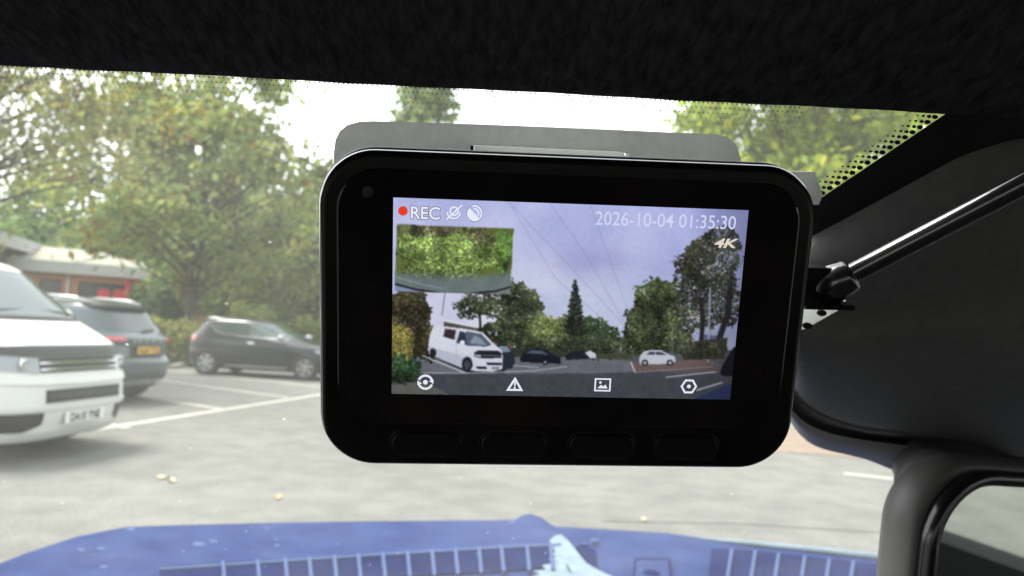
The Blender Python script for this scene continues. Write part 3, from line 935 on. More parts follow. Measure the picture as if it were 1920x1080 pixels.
for s in (-1, 1):
    sp('side_window', -1.22, -0.36, [(-1.22, 1.22), (-1.05, 1.08), (-0.36, 1.015)], [(-1.22, 1.26), (-1.0, 1.33), (-0.36, 1.36)], M['car_glass'], s, 0.004)
    sp('side_window', -0.30, 0.66, [(-0.30, 1.01), (0.66, 0.995)], [(-0.30, 1.36), (-0.05, 1.36), (0.25, 1.27), (0.66, 1.05)], M['car_glass'], s, 0.004)
    sp('window_trim', -1.30, 0.74, [(-1.30, 1.24), (-1.08, 1.055), (-0.36, 0.99), (0.74, 0.975)], [(-1.30, 1.255), (-1.08, 1.075), (-0.36, 1.008), (0.74, 0.992)], M['chrome'], s, 0.010, 3, 26)
    sp('sill_strip', -0.80, 0.80, 0.255, 0.295, M['silver'], s, 0.016, 3, 14)
    sp('sill_trim', -0.82, 0.82, 0.185, 0.25, M['trim'], s, 0.006, 3, 14)
    sp('door_seam', -0.335, -0.325, 0.30, 0.99, M['trim'], s, 0.003, 6, 3)
    sp('door_seam', 0.775, 0.785, 0.30, 0.93, M['trim'], s, 0.003, 6, 3)
    sp('door_handle', -0.22, -0.06, 0.84, 0.87, M['chrome'], s, 0.03, 3, 6)
    mirror(hat, 0.62, s * 0.80, 1.02, s, M['silver'], 0.95)
    sp('tail_light', -1.90, -1.62, [(-1.90, 0.82), (-1.62, 0.90)], [(-1.90, 0.99), (-1.62, 0.96)], M['lamp_red'], s, 0.010, 4, 8)
    sp('headlight', 1.45, 1.82, [(1.45, 0.70), (1.82, 0.60)], [(1.45, 0.76), (1.82, 0.74)], M['lamp_clear'], s, 0.010, 4, 8)
rp('rear_window', -0.58, 0.58, 1.06, 1.33, M['car_glass'], 0.005, 6, 16, up=0.004)
fp('windscreen', -0.60, 0.60, 1.01, 1.33, M['car_glass'], 0.005, 6, 16, up=0.005)
sv, sf = band(np.linspace(-0.56, 0.56, 14), 1.395, 1.425, lambda y, z, d: (HSH.rear(y, z) - 0.16 + d, y, z + 0.02), 3, 0.24)
obj('roof_spoiler', sv, sf, M['silver'], hat)
obj('aerial', *tube([(-1.05, 0, 1.46), (-1.25, 0, 1.62)], [0.008, 0.004], 6), M['trim'], hat)
fp('grille', -0.40, 0.40, 0.32, 0.56, M['trim'], 0.008, 4, 14)
plate(hat, 2.03, 0.50, 1, 0.46, 0.10, M['plate_white'], 'DA')

# ---------------------------------------------------------------- the car we sit in
own = thing('own_car', 'blue car seen from inside, with dark headliner, windscreen, mirror and bonnet', 'car', (0.24, 0, 0), 0)
OWN = np.array([0.24, 0, 0])
def op(name, V, Fc, mat, parent=None, smooth=False, cols=None, **props):
    """part of our car given in world coordinates"""
    V = np.asarray([tuple(p) for p in V], float) - OWN
    return obj(name, V, Fc, mat, parent if parent is not None else own, smooth, cols, **props)

M['headliner'] = material('headliner_cloth', (0.026, 0.024, 0.027), 1.0, nscale=420, color2=(0.085, 0.079, 0.086), bump=1.0, bscale=900, spec=0.1)
for n_ in [q for q in M['headliner'].node_tree.nodes if q.type == 'TEX_NOISE']:      # nap brushed front to back
    mp_ = M['headliner'].node_tree.nodes.new('ShaderNodeMapping')
    mp_.inputs['Scale'].default_value = (1.3, 0.5, 0.5)
    M['headliner'].node_tree.links.new(M['headliner'].node_tree.nodes['Texture Coordinate'].outputs['Object'], mp_.inputs['Vector'])
    M['headliner'].node_tree.links.new(mp_.outputs[0], n_.inputs['Vector'])
M['cover'] = material('grained_grey_plastic', (0.15, 0.154, 0.15), 0.62, noise=0.14, nscale=300, bump=0.45, bscale=2200, spec=0.35)
M['cover_trim'] = material('satin_grey_plastic', (0.36, 0.36, 0.37), 0.5, noise=0.06, nscale=200, bump=0.15, bscale=2500)
M['seam'] = material('black_rubber_seam', (0.006, 0.006, 0.006), 0.8)
M['housing'] = material('mirror_housing_plastic', (0.085, 0.082, 0.08), 0.5, noise=0.10, nscale=200, bump=0.2, bscale=2000)
M['gloss_black'] = material('gloss_black_plastic', (0.008, 0.008, 0.009), 0.18, spec=0.5)
M['mirror_glass'] = material('mirror_glass', (0.62, 0.66, 0.62), 0.03, metal=1.0)
M['frit'] = material('frit_enamel', (0.004, 0.004, 0.004), 0.6)
M['blue'] = material('weathered_sheen_blue_paint', (0.004, 0.014, 0.092), 0.45, nscale=14, color2=(0.016, 0.038, 0.135), spec=0.05)  # paler mottle paints in sky reflection along with the weathering
M['blue_dark'] = material('deep_blue_plastic', (0.0008, 0.007, 0.060), 0.8, noise=0.3, nscale=18, spec=0.03)
M['blue_rib'] = material('pale_blue_rib', (0.05, 0.08, 0.19), 0.6, spec=0.1)
M['film_and_highlight'] = material('torn_film_and_highlight', (0.13, 0.18, 0.22), 0.8, nscale=30, color2=(0.20, 0.26, 0.30), spec=0.1, bump=0.15, bscale=60)  # also colours the modelled highlight on the nose edge
M['dash'] = material('dashboard_plastic', (0.02, 0.02, 0.022), 0.75, bump=0.3, bscale=800)
M['seat'] = material('seat_cloth', (0.03, 0.03, 0.033), 0.95, noise=0.2, nscale=60)

# --- windscreen: a laid back, slightly curved pane with a dust film put in for veiling haze
W_TOP = np.array([0.0, 0.165, 1.462])
SLOPE = np.array([0, 0.835, -0.55])
SLOPE /= np.linalg.norm(SLOPE)
W_N = np.cross(np.array([1.0, 0, 0]), SLOPE)          # towards outside, up and forward
if W_N[1] < 0:
    W_N = -W_N
W_LEN = 0.74
def wpt(x, s, off=0.0):
    return W_TOP + np.array([x, 0, 0]) + SLOPE * s + W_N * off
gl = bpy.data.materials.new('dusty_hazy_windscreen_glass')
gl.use_nodes = True
t = gl.node_tree
t.nodes.remove(t.nodes['Principled BSDF'])
tr = t.nodes.new('ShaderNodeBsdfTransparent')
tr.inputs['Color'].default_value = (0.95, 0.965, 0.95, 1)
tl = t.nodes.new('ShaderNodeBsdfTranslucent')
tl.inputs['Color'].default_value = (0.92, 0.94, 0.86, 1)
tc = t.nodes.new('ShaderNodeTexCoord')
nz = t.nodes.new('ShaderNodeTexNoise')
nz.inputs['Scale'].default_value = 14
nz.inputs['Detail'].default_value = 7
t.links.new(tc.outputs['Object'], nz.inputs['Vector'])
mr = t.nodes.new('ShaderNodeMapRange')
mr.inputs['From Min'].default_value = 0.3
mr.inputs['From Max'].default_value = 0.7
mr.inputs['To Min'].default_value = 0.028
mr.inputs['To Max'].default_value = 0.050
t.links.new(nz.outputs['Fac'], mr.inputs['Value'])
vo = t.nodes.new('ShaderNodeTexVoronoi')          # specks of dirt
vo.inputs['Scale'].default_value = 130
t.links.new(tc.outputs['Object'], vo.inputs['Vector'])
sp_ = t.nodes.new('ShaderNodeMapRange')
sp_.inputs['From Min'].default_value = 0.02
sp_.inputs['From Max'].default_value = 0.10
sp_.inputs['To Min'].default_value = 0.5
sp_.inputs['To Max'].default_value = 0.0
t.links.new(vo.outputs['Distance'], sp_.inputs['Value'])
sc_ = t.nodes.new('ShaderNodeSeparateColor')
t.links.new(vo.outputs['Color'], sc_.inputs[0])
gt = t.nodes.new('ShaderNodeMath')
gt.operation = 'GREATER_THAN'
gt.inputs[1].default_value = 0.84
t.links.new(sc_.outputs[0], gt.inputs[0])
mu = t.nodes.new('ShaderNodeMath')
mu.operation = 'MULTIPLY'
t.links.new(sp_.outputs[0], mu.inputs[0])
t.links.new(gt.outputs[0], mu.inputs[1])
ad = t.nodes.new('ShaderNodeMath')
ad.operation = 'ADD'
t.links.new(mr.outputs[0], ad.inputs[0])
t.links.new(mu.outputs[0], ad.inputs[1])
m1 = t.nodes.new('ShaderNodeMixShader')
t.links.new(ad.outputs[0], m1.inputs['Fac'])
t.links.new(tr.outputs[0], m1.inputs[1])
t.links.new(tl.outputs[0], m1.inputs[2])
gs = t.nodes.new('ShaderNodeBsdfGlossy')
gs.inputs['Roughness'].default_value = 0.0
m2 = t.nodes.new('ShaderNodeMixShader')
m2.inputs['Fac'].default_value = 0.02
t.links.new(m1.outputs[0], m2.inputs[1])
t.links.new(gs.outputs[0], m2.inputs[2])
t.links.new(m2.outputs[0], t.nodes['Material Output'].inputs['Surface'])
xs = np.linspace(-0.46, 0.94, 15)
V = [wpt(x, s, -0.02 * ((x - 0.24) / 0.7) ** 2) for s in np.linspace(-0.05, W_LEN, 9) for x in xs]
Fc = [(j * 15 + i, j * 15 + i + 1, j * 15 + 15 + i + 1, j * 15 + 15 + i) for j in range(8) for i in range(14)]
wind = op('windscreen', V, Fc, gl, smooth=True)

# dark printed border at the sensor window, with its dot rows
def wp(px, py, off=-0.004):
    return on_plane(px, py, W_TOP + W_N * off, W_N)
edge = [(1520, 384), (1538, 372), (1754, 226), (1830, 175), (2000, 150), (2300, 170), (2420, 500), (1520, 600)]
op('frit_band', [wp(*p, off=-0.012) for p in edge] + [wp(*p, off=-0.0125) for p in edge],
   [tuple(range(8)), tuple(range(8, 16))[::-1]], M['frit'], wind)
dv, df = [], []
def dot(px, py, r, squash=0.72):
    c = wp(px, py, -0.012)
    ex = wp(px + 1, py, -0.012) - c
    ey = wp(px, py + 1, -0.012) - c
    n0 = len(dv)
    for k in range(10):
        a = 2 * math.pi * k / 10
        dv.append(c + ex * r * math.cos(a) + ey * r * squash * math.sin(a))
    df.append(tuple(range(n0, n0 + 10)))
A, B = np.array([1528.0, 372.0]), np.array([1762.0, 214.0])
dirv = (B - A) / np.linalg.norm(B - A)
nv = np.array([dirv[1], -dirv[0]])
if nv[1] > 0:
    nv = -nv
Ld = np.linalg.norm(B - A)
for row, (off, r, ph) in enumerate(((0.5, 6.0, 0.0), (7.5, 4.3, 0.5), (14.5, 3.2, 0.0), (21, 2.1, 0.5))):
    q = ph * 17
    while q < Ld + 10:
        p = A + dirv * q + nv * off
        dot(p[0], p[1], r)
        q += 17
op('frit_dots', dv, df, M['frit'], wind, kind='stuff')
# the fine dotted shade band along the top of the pane
dv, df = [], []
for row in range(7):
    for px in np.arange(-40, 1500, 9.0):
        py = 118 + px * 0.0516 + 6 + row * 9.5
        dot(px + (row % 2) * 4.5, py, 1.55 - row * 0.17, 0.9)
op('shade_band_dots', dv, df, M['frit'], wind, kind='stuff')

# --- headliner: soft cloth panel with a fuzzy front edge
HE = [(px, 118 + px * 0.0516 + 0.8 * math.sin(px * 0.011) + 0.5 * math.sin(px * 0.041)) for px in np.linspace(-5200, 9600, 400)]
edge3 = [P(px, py, 0.138 + (px - 960) * 0.000006) for px, py in HE]
rows = [(0.010, 0.016), (0.004, 0.009), (0.001, 0.004), (0.0, 0.0), (-0.003, -0.0015), (-0.010, 0.0), (-0.03, 0.006), (-0.06, 0.014), (-0.12, 0.026), (-0.3, 0.04), (-0.9, 0.05), (-1.9, 0.03)]
V = [e + np.array([0, dy, dz]) for dy, dz in rows for e in edge3]
n = len(edge3)
Fc = [(j * n + i, j * n + i + 1, j * n + n + i + 1, j * n + n + i) for j in range(len(rows) - 1) for i in range(n - 1)]
head = op('headliner', V, Fc, M['headliner'], smooth=True)
hv, hf = [], []
for k in range(900):
    px = rng.uniform(-60, 1760)
    py = 118 + px * 0.0516 - 1
    c = P(px, py, 0.138 + (px - 960) * 0.000006) + np.array([0, rng.uniform(-0.004, 0.003), 0.0006])
    L = rng.uniform(0.0004, 0.0014) * (2.2 if rng.random() < 0.07 else 1)
    d = np.array([rng.normal() * 0.5, rng.normal() * 0.3, -1.0])
    d /= np.linalg.norm(d)
    bend = np.array([rng.normal(), 0, 0]) * L * 0.7
    n0 = len(hv)
    for t_ in (0, 0.35, 0.7, 1.0):
        p = c + d * L * t_ + bend * t_ * t_
        wd = 0.00005 * (1.2 - t_)
        hv += [p - np.array([wd, 0, 0]), p + np.array([wd, 0, 0])]
    for i in range(3):
        hf.append((n0 + 2 * i, n0 + 2 * i + 1, n0 + 2 * i + 3, n0 + 2 * i + 2))
op('cloth_fuzz', hv, hf, M['headliner'], head, kind='stuff')

# --- bodywork that shades the cabin
ROOFZ = 1.52
op('roof_panel', *box(-0.52, 1.0, -2.1, 0.15, ROOFZ + 0.01, ROOFZ + 0.04), M['blue'])
for s, x in ((-1, -0.50), (1, 0.98)):
    op('door', *box(x - 0.03, x + 0.03, -1.75, 0.68, 0.25, 1.08), M['dash'])
    op('windscreen_pillar', *tube([wpt(x, -0.06, -0.03), wpt(x, 0.35, -0.03), wpt(x, W_LEN, -0.03)], 0.045, 8), M['dash'], smooth=True)
    op('centre_pillar', *box(x - 0.03, x + 0.03, -0.62, -0.50, 1.08, ROOFZ + 0.01), M['dash'])
    op('rear_quarter', *box(x - 0.03, x + 0.03, -2.1, -1.75, 0.25, ROOFZ + 0.01), M['dash'])
    op('wheel_arch', *box(x - 0.05 if s < 0 else x - 0.25, x + 0.25 if s < 0 else x + 0.05, 0.75, 1.0, 0.25, 0.85), M['trim'])
op('tailgate', *box(-0.52, 1.0, -2.12, -2.08, 0.25, 1.10), M['dash'])
op('cabin_floor', *box(-0.47, 0.95, -2.08, 0.78, 0.26, 0.30), M['dash'])
dp = [(0.30, 0.98), (0.34, 1.03), (0.45, 1.055), (0.62, 1.055), (0.74, 1.035), (0.76, 0.95), (0.5, 0.6), (0.36, 0.6)]
op('dashboard', *loft([[(x, y, z) for y, z in dp] for x in np.linspace(-0.46, 0.94, 8)]), M['dash'], smooth=False)
for cx_ in (-0.12, 0.60):
    st = op('seat', *loft([rr for rr in [[(cx_ + a * sc, y, z + b * sc2) for a, b in ((-0.25, -0.06), (0.25, -0.06), (0.27, 0.02), (0.2, 0.07), (-0.2, 0.07), (-0.27, 0.02))] for y, z, sc, sc2 in ((-0.20, 0.62, 0.9, 0.7), (-0.28, 0.64, 1, 1), (-0.6, 0.60, 1, 1), (-0.72, 0.58, 0.9, 0.9))]]), M['seat'])
    op('backrest', *loft([[(cx_ + a * sc, y + b, z) for a, b in ((-0.25, 0.06), (0.25, 0.06), (0.25, -0.06), (-0.25, -0.06))] for y, z, sc in ((-0.68, 0.6, 0.9), (-0.74, 0.85, 1.0), (-0.82, 1.15, 0.95), (-0.84, 1.24, 0.7))]), M['seat'], st)

# --- bonnet
BZ = 1.055
def bg_(px, py, dz=0.0):
    return G(px, py, BZ + dz)
nose_px = [(-420, 1240), (-200, 1130), (-60, 1076), (0, 1052), (60, 1029), (140, 1003), (230, 985), (330, 981), (420, 979), (560, 976), (700, 974), (900, 972), (1062, 985), (1150, 990), (1250, 996), (1330, 1007), (1450, 1020), (1560, 1032), (1660, 1043), (1800, 1062), (1960, 1100), (2150, 1170)]
nose = [bg_(*p) for p in nose_px]
V, Fc = [], []
k = len(nose)
drops = [(-0.16, 0.02, 0.0), (-0.05, -0.02, 0.0), (-0.012, -0.006, 0.0)]
back_y = 0.70
rowsb = []
rowsb.append([p + np.array([0, 0.035, -0.30]) for p in nose])
rowsb.append([p + np.array([0, 0.030, -0.07]) for p in nose])
rowsb.append([p + np.array([0, 0.016, -0.022]) for p in nose])
rowsb.append([p + np.array([0, 0.004, -0.004]) for p in nose])
for t_ in (0.04, 0.12, 0.25, 0.45, 0.7, 1.0):
    rowsb.append([np.array([p[0] * (1 - 0.12 * t_) + 0.24 * 0.12 * t_, p[1] + (back_y - p[1]) * t_, p[2] + 0.0 * t_ - (0.012 * t_)]) for p in nose])
V = [q for r_ in rowsb for q in r_]
Fc = [(j * k + i, j * k + i + 1, j * k + k + i + 1, j * k + k + i) for j in range(len(rowsb) - 1) for i in range(k - 1)]
bon = op('bonnet', V, Fc, M['blue'], smooth=True)

def slab(name, px_pts, z0, z1, mat, parent, smooth=False):
    """flat panel standing proud of the bonnet"""
    a = [bg_(*p, dz=z1) for p in px_pts]
    b = [q + np.array([0, 0, z0 - z1]) for q in a]
    n_ = len(a)
    return op(name, a + b, [tuple(range(n_))[::-1], tuple(range(n_, 2 * n_))] + [(i, (i + 1) % n_, (i + 1) % n_ + n_, i + n_) for i in range(n_)], mat, parent, smooth)
# raised left hand panel ending in a torn ridge
slab('raised_panel', [(-150, 1100), (0, 1060), (60, 1036), (150, 1008), (240, 992), (420, 986), (700, 981), (900, 976), (965, 974), (980, 966), (995, 963), (1015, 970), (1040, 988), (1060, 1010), (1085, 1045), (1112, 1090), (1150, 1180), (-400, 1300)], -0.014, 0.005, M['blue'], bon)
# highlight on the nose edge, modelled as a pale bead
for pts, nm in (([(1310, 1008), (1400, 1018), (1500, 1028), (1600, 1039), (1680, 1048)], 'edge_highlight'),):
    op(nm, *tube([bg_(*p, dz=0.004) for p in pts], [0.001, 0.004, 0.0055, 0.006, 0.006], 8), M['film_and_highlight'], bon, smooth=True)
# vents
vt = slab('vent', [(300, 1062), (420, 1053), (560, 1046), (760, 1034), (900, 1026), (1052, 1019), (1052, 1062), (900, 1072), (700, 1083), (500, 1100), (300, 1120)], -0.012, 0.008, M['blue_dark'], bon)
for px in (418, 483, 535, 580, 627, 672, 718, 764, 810, 854, 898, 940, 988, 1032):
    yt = np.interp(px, [300, 420, 560, 760, 900, 1052], [1062, 1053, 1046, 1034, 1026, 1019])
    yb = yt + 44
    slab('vent_rib', [(px - 3, yt - 2), (px + 3, yt - 2), (px + 8, yb + 2), (px + 2, yb + 2)], 0.006, 0.013, M['blue_rib'], vt)
slab('vent_lip', [(300, 1064), (700, 1038), (900, 1026), (1052, 1018.5), (1052, 1021), (900, 1029), (700, 1041), (300, 1067)], 0.004, 0.011, M['blue_rib'], bon)
vt = slab('vent', [(1335, 1027), (1420, 1032), (1520, 1043), (1620, 1054), (1720, 1066), (1720, 1120), (1500, 1110), (1328, 1082)], -0.012, 0.006, M['blue_dark'], bon)
for px in (1372, 1416, 1460, 1509, 1555, 1600, 1650, 1700):
    yt = np.interp(px, [1335, 1420, 1520, 1620, 1720], [1027, 1032, 1043, 1054, 1066])
    slab('vent_rib', [(px - 3, yt), (px + 3, yt), (px - 5, yt + 52), (px - 11, yt + 52)], 0.004, 0.011, M['blue_rib'], vt)
# square hatch with its round cap
hatch = slab('hatch', [(1194, 1050), (1252, 1050), (1258, 1100), (1188, 1100)], -0.004, 0.0045, M['blue'], bon)
slab('hatch_gap', [(1190, 1046), (1256, 1046), (1262, 1104), (1184, 1104)], -0.004, 0.0025, M['blue_dark'], hatch)
v, f = lathe([(0.012, 0.0), (0.012, 0.002), (0.009, 0.003)], 'z', 18)
cc = bg_(1222, 1076, 0.004)
op('cap', [(p[0] + cc[0], p[1] + cc[1], p[2] + cc[2]) for p in v], f, M['blue_dark'], hatch)
# torn white film over the ridge and the dark gap beside it
film = [(1030, 1013), (1036, 1009), (1040, 1004), (1052, 1002), (1066, 1014), (1082, 1034), (1100, 1056), (1124, 1070), (1160, 1086), (1200, 1130), (960, 1130), (985, 1100), (1006, 1086), (998, 1081), (1012, 1077), (998, 1070), (1024, 1068), (1016, 1060), (1038, 1056), (1028, 1048), (1046, 1044), (1034, 1037), (1047, 1033), (1035, 1026), (1045, 1022)]
ctr = (1075, 1080)
V, n_ = [], len(film)
for sc, dz in ((1.0, 0.0088), (0.98, 0.0092), (0.7, 0.0094), (0.35, 0.0095), (0.1, 0.0095)):
    for i, p in enumerate(film):
        V.append(bg_(ctr[0] + (p[0] - ctr[0]) * sc, ctr[1] + (p[1] - ctr[1]) * sc, dz + 0.0))
Fc = [(r_ * n_ + i, r_ * n_ + (i + 1) % n_, r_ * n_ + n_ + (i + 1) % n_, r_ * n_ + n_ + i) for r_ in range(4) for i in range(n_)] + [tuple(range(4 * n_, 5 * n_))]
op('torn_film', V, Fc, M['film_and_highlight'], bon)
slab('dark_gap', [(1080, 1024), (1098, 1018), (1118, 1034), (1118, 1068), (1104, 1058)], -0.004, 0.003, M['blue_dark'], bon)
for (px, py, r_) in ((375, 1020, 9), (400, 1015, 6), (152, 1030, 5), (190, 1028, 5), (1010, 1044, 8), (520, 1022, 4), (195, 1062, 5), (1115, 1012, 6), (960, 978, 5), (245, 992, 6)):
    pts = [(px + r_ * 1.5 * math.cos(a) * (0.7 + 0.5 * rng.random()), py + r_ * 0.55 * math.sin(a) * (0.7 + 0.5 * rng.random())) for a in np.linspace(0, 2 * math.pi, 9, endpoint=False)]
    slab('paint_chip', pts, 0.003, 0.0058, M['blue_rib'], bon)

# --- sensor cover under the glass, next to the mirror
def cpt(px, py, off):
    return on_plane(px, py, W_TOP - W_N * off, W_N)
top_edge = [(1480, 436), (1536, 400), (1620, 345), (1700, 294), (1807, 226), (1900, 190), (2050, 175), (2300, 190), (2480, 280), (2580, 430), (2600, 560)]
low_edge = [(1480, 700), (1488, 738), (1515, 765), (1560, 790), (1620, 806), (1680, 812), (1750, 820), (1820, 838), (1900, 860), (2050, 890), (2250, 900), (2440, 840), (2560, 700), (2600, 570)]
mid_edge = [(1470, 740), (1484, 772), (1512, 797), (1560, 815), (1620, 826), (1680, 833), (1750, 842), (1800, 853), (1890, 878), (2050, 910), (2260, 922), (2460, 862), (2590, 710), (2630, 570)]
out_edge = [(1470, 770), (1482, 792), (1500, 820), (1530, 840), (1575, 850), (1625, 860), (1680, 885), (1750, 905), (1890, 930), (2050, 960), (2280, 970), (2490, 890), (2620, 720), (2660, 570)]
def resample(pts, n_):
    pts = np.asarray(pts, float)
    s_ = np.concatenate([[0], np.cumsum(np.linalg.norm(np.diff(pts, axis=0), axis=1))])
    q = np.linspace(0, s_[-1], n_)
    r_ = np.stack([np.interp(q, s_, pts[:, 0]), np.interp(q, s_, pts[:, 1])], 1)
    for _ in range(2):
        r_[1:-1] = 0.25 * r_[:-2] + 0.5 * r_[1:-1] + 0.25 * r_[2:]
    return r_
NC = 80
te, le, me_, oe = (resample(q, NC) for q in (top_edge, low_edge, mid_edge, out_edge))
V = []
NR = 18
for j in range(NR + 1):
    t_ = j / NR
    bul = 0.008 + (0.017 * math.sin(math.pi / 2 * min(1.0, t_ / 0.62)) if t_ < 0.62 else 0.017 * (1 - ((t_ - 0.62) / 0.38) ** 3))
    for i in range(NC):
        p = te[i] * (1 - t_) + le[i] * t_
        # a faint ledge runs along the cover, as moulded
        rip = 0.004 * math.exp(-((t_ - 0.52 - 0.10 * i / NC) / 0.06) ** 2)
        V.append(cpt(p[0], p[1], bul - rip))
Fc = [(j * NC + i, j * NC + i + 1, (j + 1) * NC + i + 1, (j + 1) * NC + i) for j in range(NR) for i in range(NC - 1)]
cov = op('sensor_cover', V, Fc, M['cover'], smooth=True)
def ribbon(name, a, oa, b, ob, mat, parent, mid=None):
    ts = np.linspace(0, 1, 5)
    V_ = []
    for t_ in ts:
        for i in range(NC):
            p = a[i] * (1 - t_) + b[i] * t_
            V_.append(cpt(p[0], p[1], oa + (ob - oa) * t_ + (mid or 0) * math.sin(math.pi * t_)))
    return op(name, V_, [(j * NC + i, j * NC + i + 1, (j + 1) * NC + i + 1, (j + 1) * NC + i) for j in range(4) for i in range(NC - 1)], mat, parent, True)
ribbon('cover_seam', le, 0.0095, me_, 0.008, M['seam'], cov, -0.004)
ribbon('cover_rim', me_, 0.0105, oe, 0.003, M['cover_trim'], cov, 0.004)

# --- rear view mirror: rounded shell, black frame, glass
MD = 0.225
m0 = P(1748, 872, MD)
psi = math.radians(16)
mr_ = np.array([math.cos(psi), math.sin(psi), -0.055])
mr_ /= np.linalg.norm(mr_)
mn = np.array([math.sin(psi), -math.cos(psi), -0.05])        # glass faces back, towards the driver
mn -= mr_ * np.dot(mn, mr_)
mn /= np.linalg.norm(mn)
mu_ = np.cross(mn, mr_)
if mu_[2] < 0:
    mu_ = -mu_
def mp(x, z, d):
    """x right, z up from the frame's upper left corner, d behind the glass"""
    return m0 + mr_ * x + mu_ * z - mn * d
MW, MH = 0.235, 0.072
def mring(inset, d, r=0.026):
    return [mp(x, z, d) for x, z in rrect(MW / 2 - inset, -MH + inset, -inset, r - inset * 0.6, 12, MW / 2)]
shell_rings = [mring(0.0005, 0.0035, 0.022)]
for ins, d in ((-0.0012, 0.005), (-0.0022, 0.010), (-0.002, 0.014), (0.002, 0.020), (0.010, 0.026), (0.020, 0.029)):
    shell_rings.append(mring(ins, d, 0.022))
mirr = op('rear_view_mirror', *loft(shell_rings), M['housing'], smooth=True)
frame_rings = [mring(0.0015, 0.004), mring(0.0005, 0.001), mring(0.0012, -0.0010), mring(0.0026, -0.0018), mring(0.0045, -0.0014), mring(0.0056, 0.0006), mring(0.006, 0.002)]
op('frame', *loft(frame_rings, True, False, False), M['gloss_black'], mirr, smooth=True)
ring = mring(0.0057, 0.0010)
op('mirror_glass', ring, [tuple(range(len(ring)))], M['mirror_glass'], mirr)
# stalk from cover to mirror shell
a_, c_ = cpt(1775, 865, 0.004), mp(0.030, -0.014, 0.022)
neck = []
pathn = bezier(a_, (a_ + c_) / 2 + np.array([-0.004, 0.004, -0.002]), c_, 8)
op('mirror_stalk', *tube(pathn, [0.024, 0.021, 0.018, 0.016, 0.015, 0.015, 0.015, 0.014], 20), M['housing'], smooth=True)

# ---------------------------------------------------------------- dash camera
SW_ = 0.070
av = np.array([.99739, .027745, .066656])
bv = np.array([-.06499, .98275, .17316])
av /= np.linalg.norm(av)
bv -= av * (av @ bv)
bv /= np.linalg.norm(bv)
nv_ = np.cross(av, bv)
tcam = np.array([-.32589, -.24955, 1.90835]) * SW_
ccam = tcam + av * SW_ / 2 + bv * SW_ * 9 / 32
def cam2w(v):
    return RIGHT * v[0] - UP * v[1] + fwd * v[2]
DX, DY, DZ = cam2w(av), cam2w(nv_), -cam2w(bv)
DO = CAM + cam2w(ccam)
dash = thing('dash_camera', 'black dash camera with a lit screen showing the car park', 'dash camera')
dash.matrix_world = Matrix(((DX[0], DY[0], DZ[0], DO[0]), (DX[1], DY[1], DZ[1], DO[1]), (DX[2], DY[2], DZ[2], DO[2]), (0, 0, 0, 1)))
def dl(px, py, y=0.0):
    """photo pixel to the camera's own (x, z) on its face, in metres"""
    r = ray(px, py)
    p0 = DO + DY * y
    q = CAM + r * (np.dot(p0 - CAM, DY) / np.dot(r, DY)) - p0
    return float(q @ DX), float(q @ DZ)
M['dc_black'] = material('satin_black_plastic', (0.004, 0.0038, 0.0038), 0.3, spec=0.16, nscale=40, color2=(0.016, 0.013, 0.012))  # warm mottle stands for smudges and faint brownish reflections
M['dc_glass'] = material('black_cover_glass', (0.003, 0.003, 0.0034), 0.12, spec=0.4, nscale=30, color2=(0.020, 0.016, 0.014))  # brownish patches paint a soft reflection and smudging into the colour
M['dc_button'] = material('black_button', (0.005, 0.0048, 0.0048), 0.5, spec=0.2)
M['mount_grey'] = material('light_grey_mount_plastic', (0.70, 0.71, 0.70), 0.55, noise=0.08, nscale=300, bump=0.2, bscale=3000, transl=0.36)
M['mount_white'] = material('pale_mount_tab', (0.84, 0.85, 0.84), 0.5, transl=0.62)
mm = 0.001
HWD, ZL, ZH, RC = 49.5 * mm, -35.5 * mm, 28.7 * mm, 11 * mm
def rr3(inset, y, r=RC, seg=14):
    return [(x, y, z) for x, z in rrect(HWD - inset, ZL + inset, ZH - inset, max(r - inset, 0.002), seg)]
def quarter(r_, y0, n_=7):
    """rounded front edge of radius r_ starting at depth y0"""
    return [rr3(r_ * (1 - math.cos(q)), y0 + r_ * (1 - math.sin(q))) for q in np.linspace(0, math.pi / 2, n_)]
bez = obj('front_bezel', *loft([rr3(0.5 * mm, 2.6 * mm)] + [rr3(1.75 * mm * (1 - math.cos(q)) + 0.05 * mm, -0.05 * mm + 1.75 * mm * (1 - math.sin(q))) for q in np.linspace(math.radians(48), math.pi / 2, 5)]), M['dc_black'], dash, smooth=True)
obj('edge_rim', *loft([rr3(0.3 * mm, 2.7 * mm), rr3(0.0, 2.3 * mm)] + [rr3(1.7 * mm * (1 - math.cos(q)), -0.05 * mm + 1.7 * mm * (1 - math.sin(q))) for q in np.linspace(0, math.radians(52), 9)], True, False, False), material('gloss_edge_rim', (0.004, 0.004, 0.0045), 0.12, spec=1.0, coat=1.0), dash, smooth=True)
bez.data.set_sharp_from_angle(angle=math.radians(50))
case = obj('rear_case', *loft([rr3(0.9 * mm, 2.5 * mm), rr3(0.2 * mm, 2.8 * mm), rr3(-0.35 * mm, 3.2 * mm), rr3(-0.55 * mm, 3.9 * mm), rr3(-0.5 * mm, 5.5 * mm), rr3(0.3 * mm, 8 * mm), rr3(3.0 * mm, 11 * mm), rr3(7 * mm, 13 * mm)]), M['dc_black'], dash, smooth=True)
case.data.set_sharp_from_angle(angle=math.radians(50))
gp = rrect(45.8 * mm, -26.0 * mm, 25.1 * mm, 8 * mm, 10)
cg = obj('cover_glass', *loft([[(x, -0.05 * mm, z) for x, z in gp], [(x * 0.9995, -0.30 * mm, z) for x, z in gp], [(x * 0.993, -0.42 * mm, z * 0.99) for x, z in gp]]), M['dc_glass'], dash)
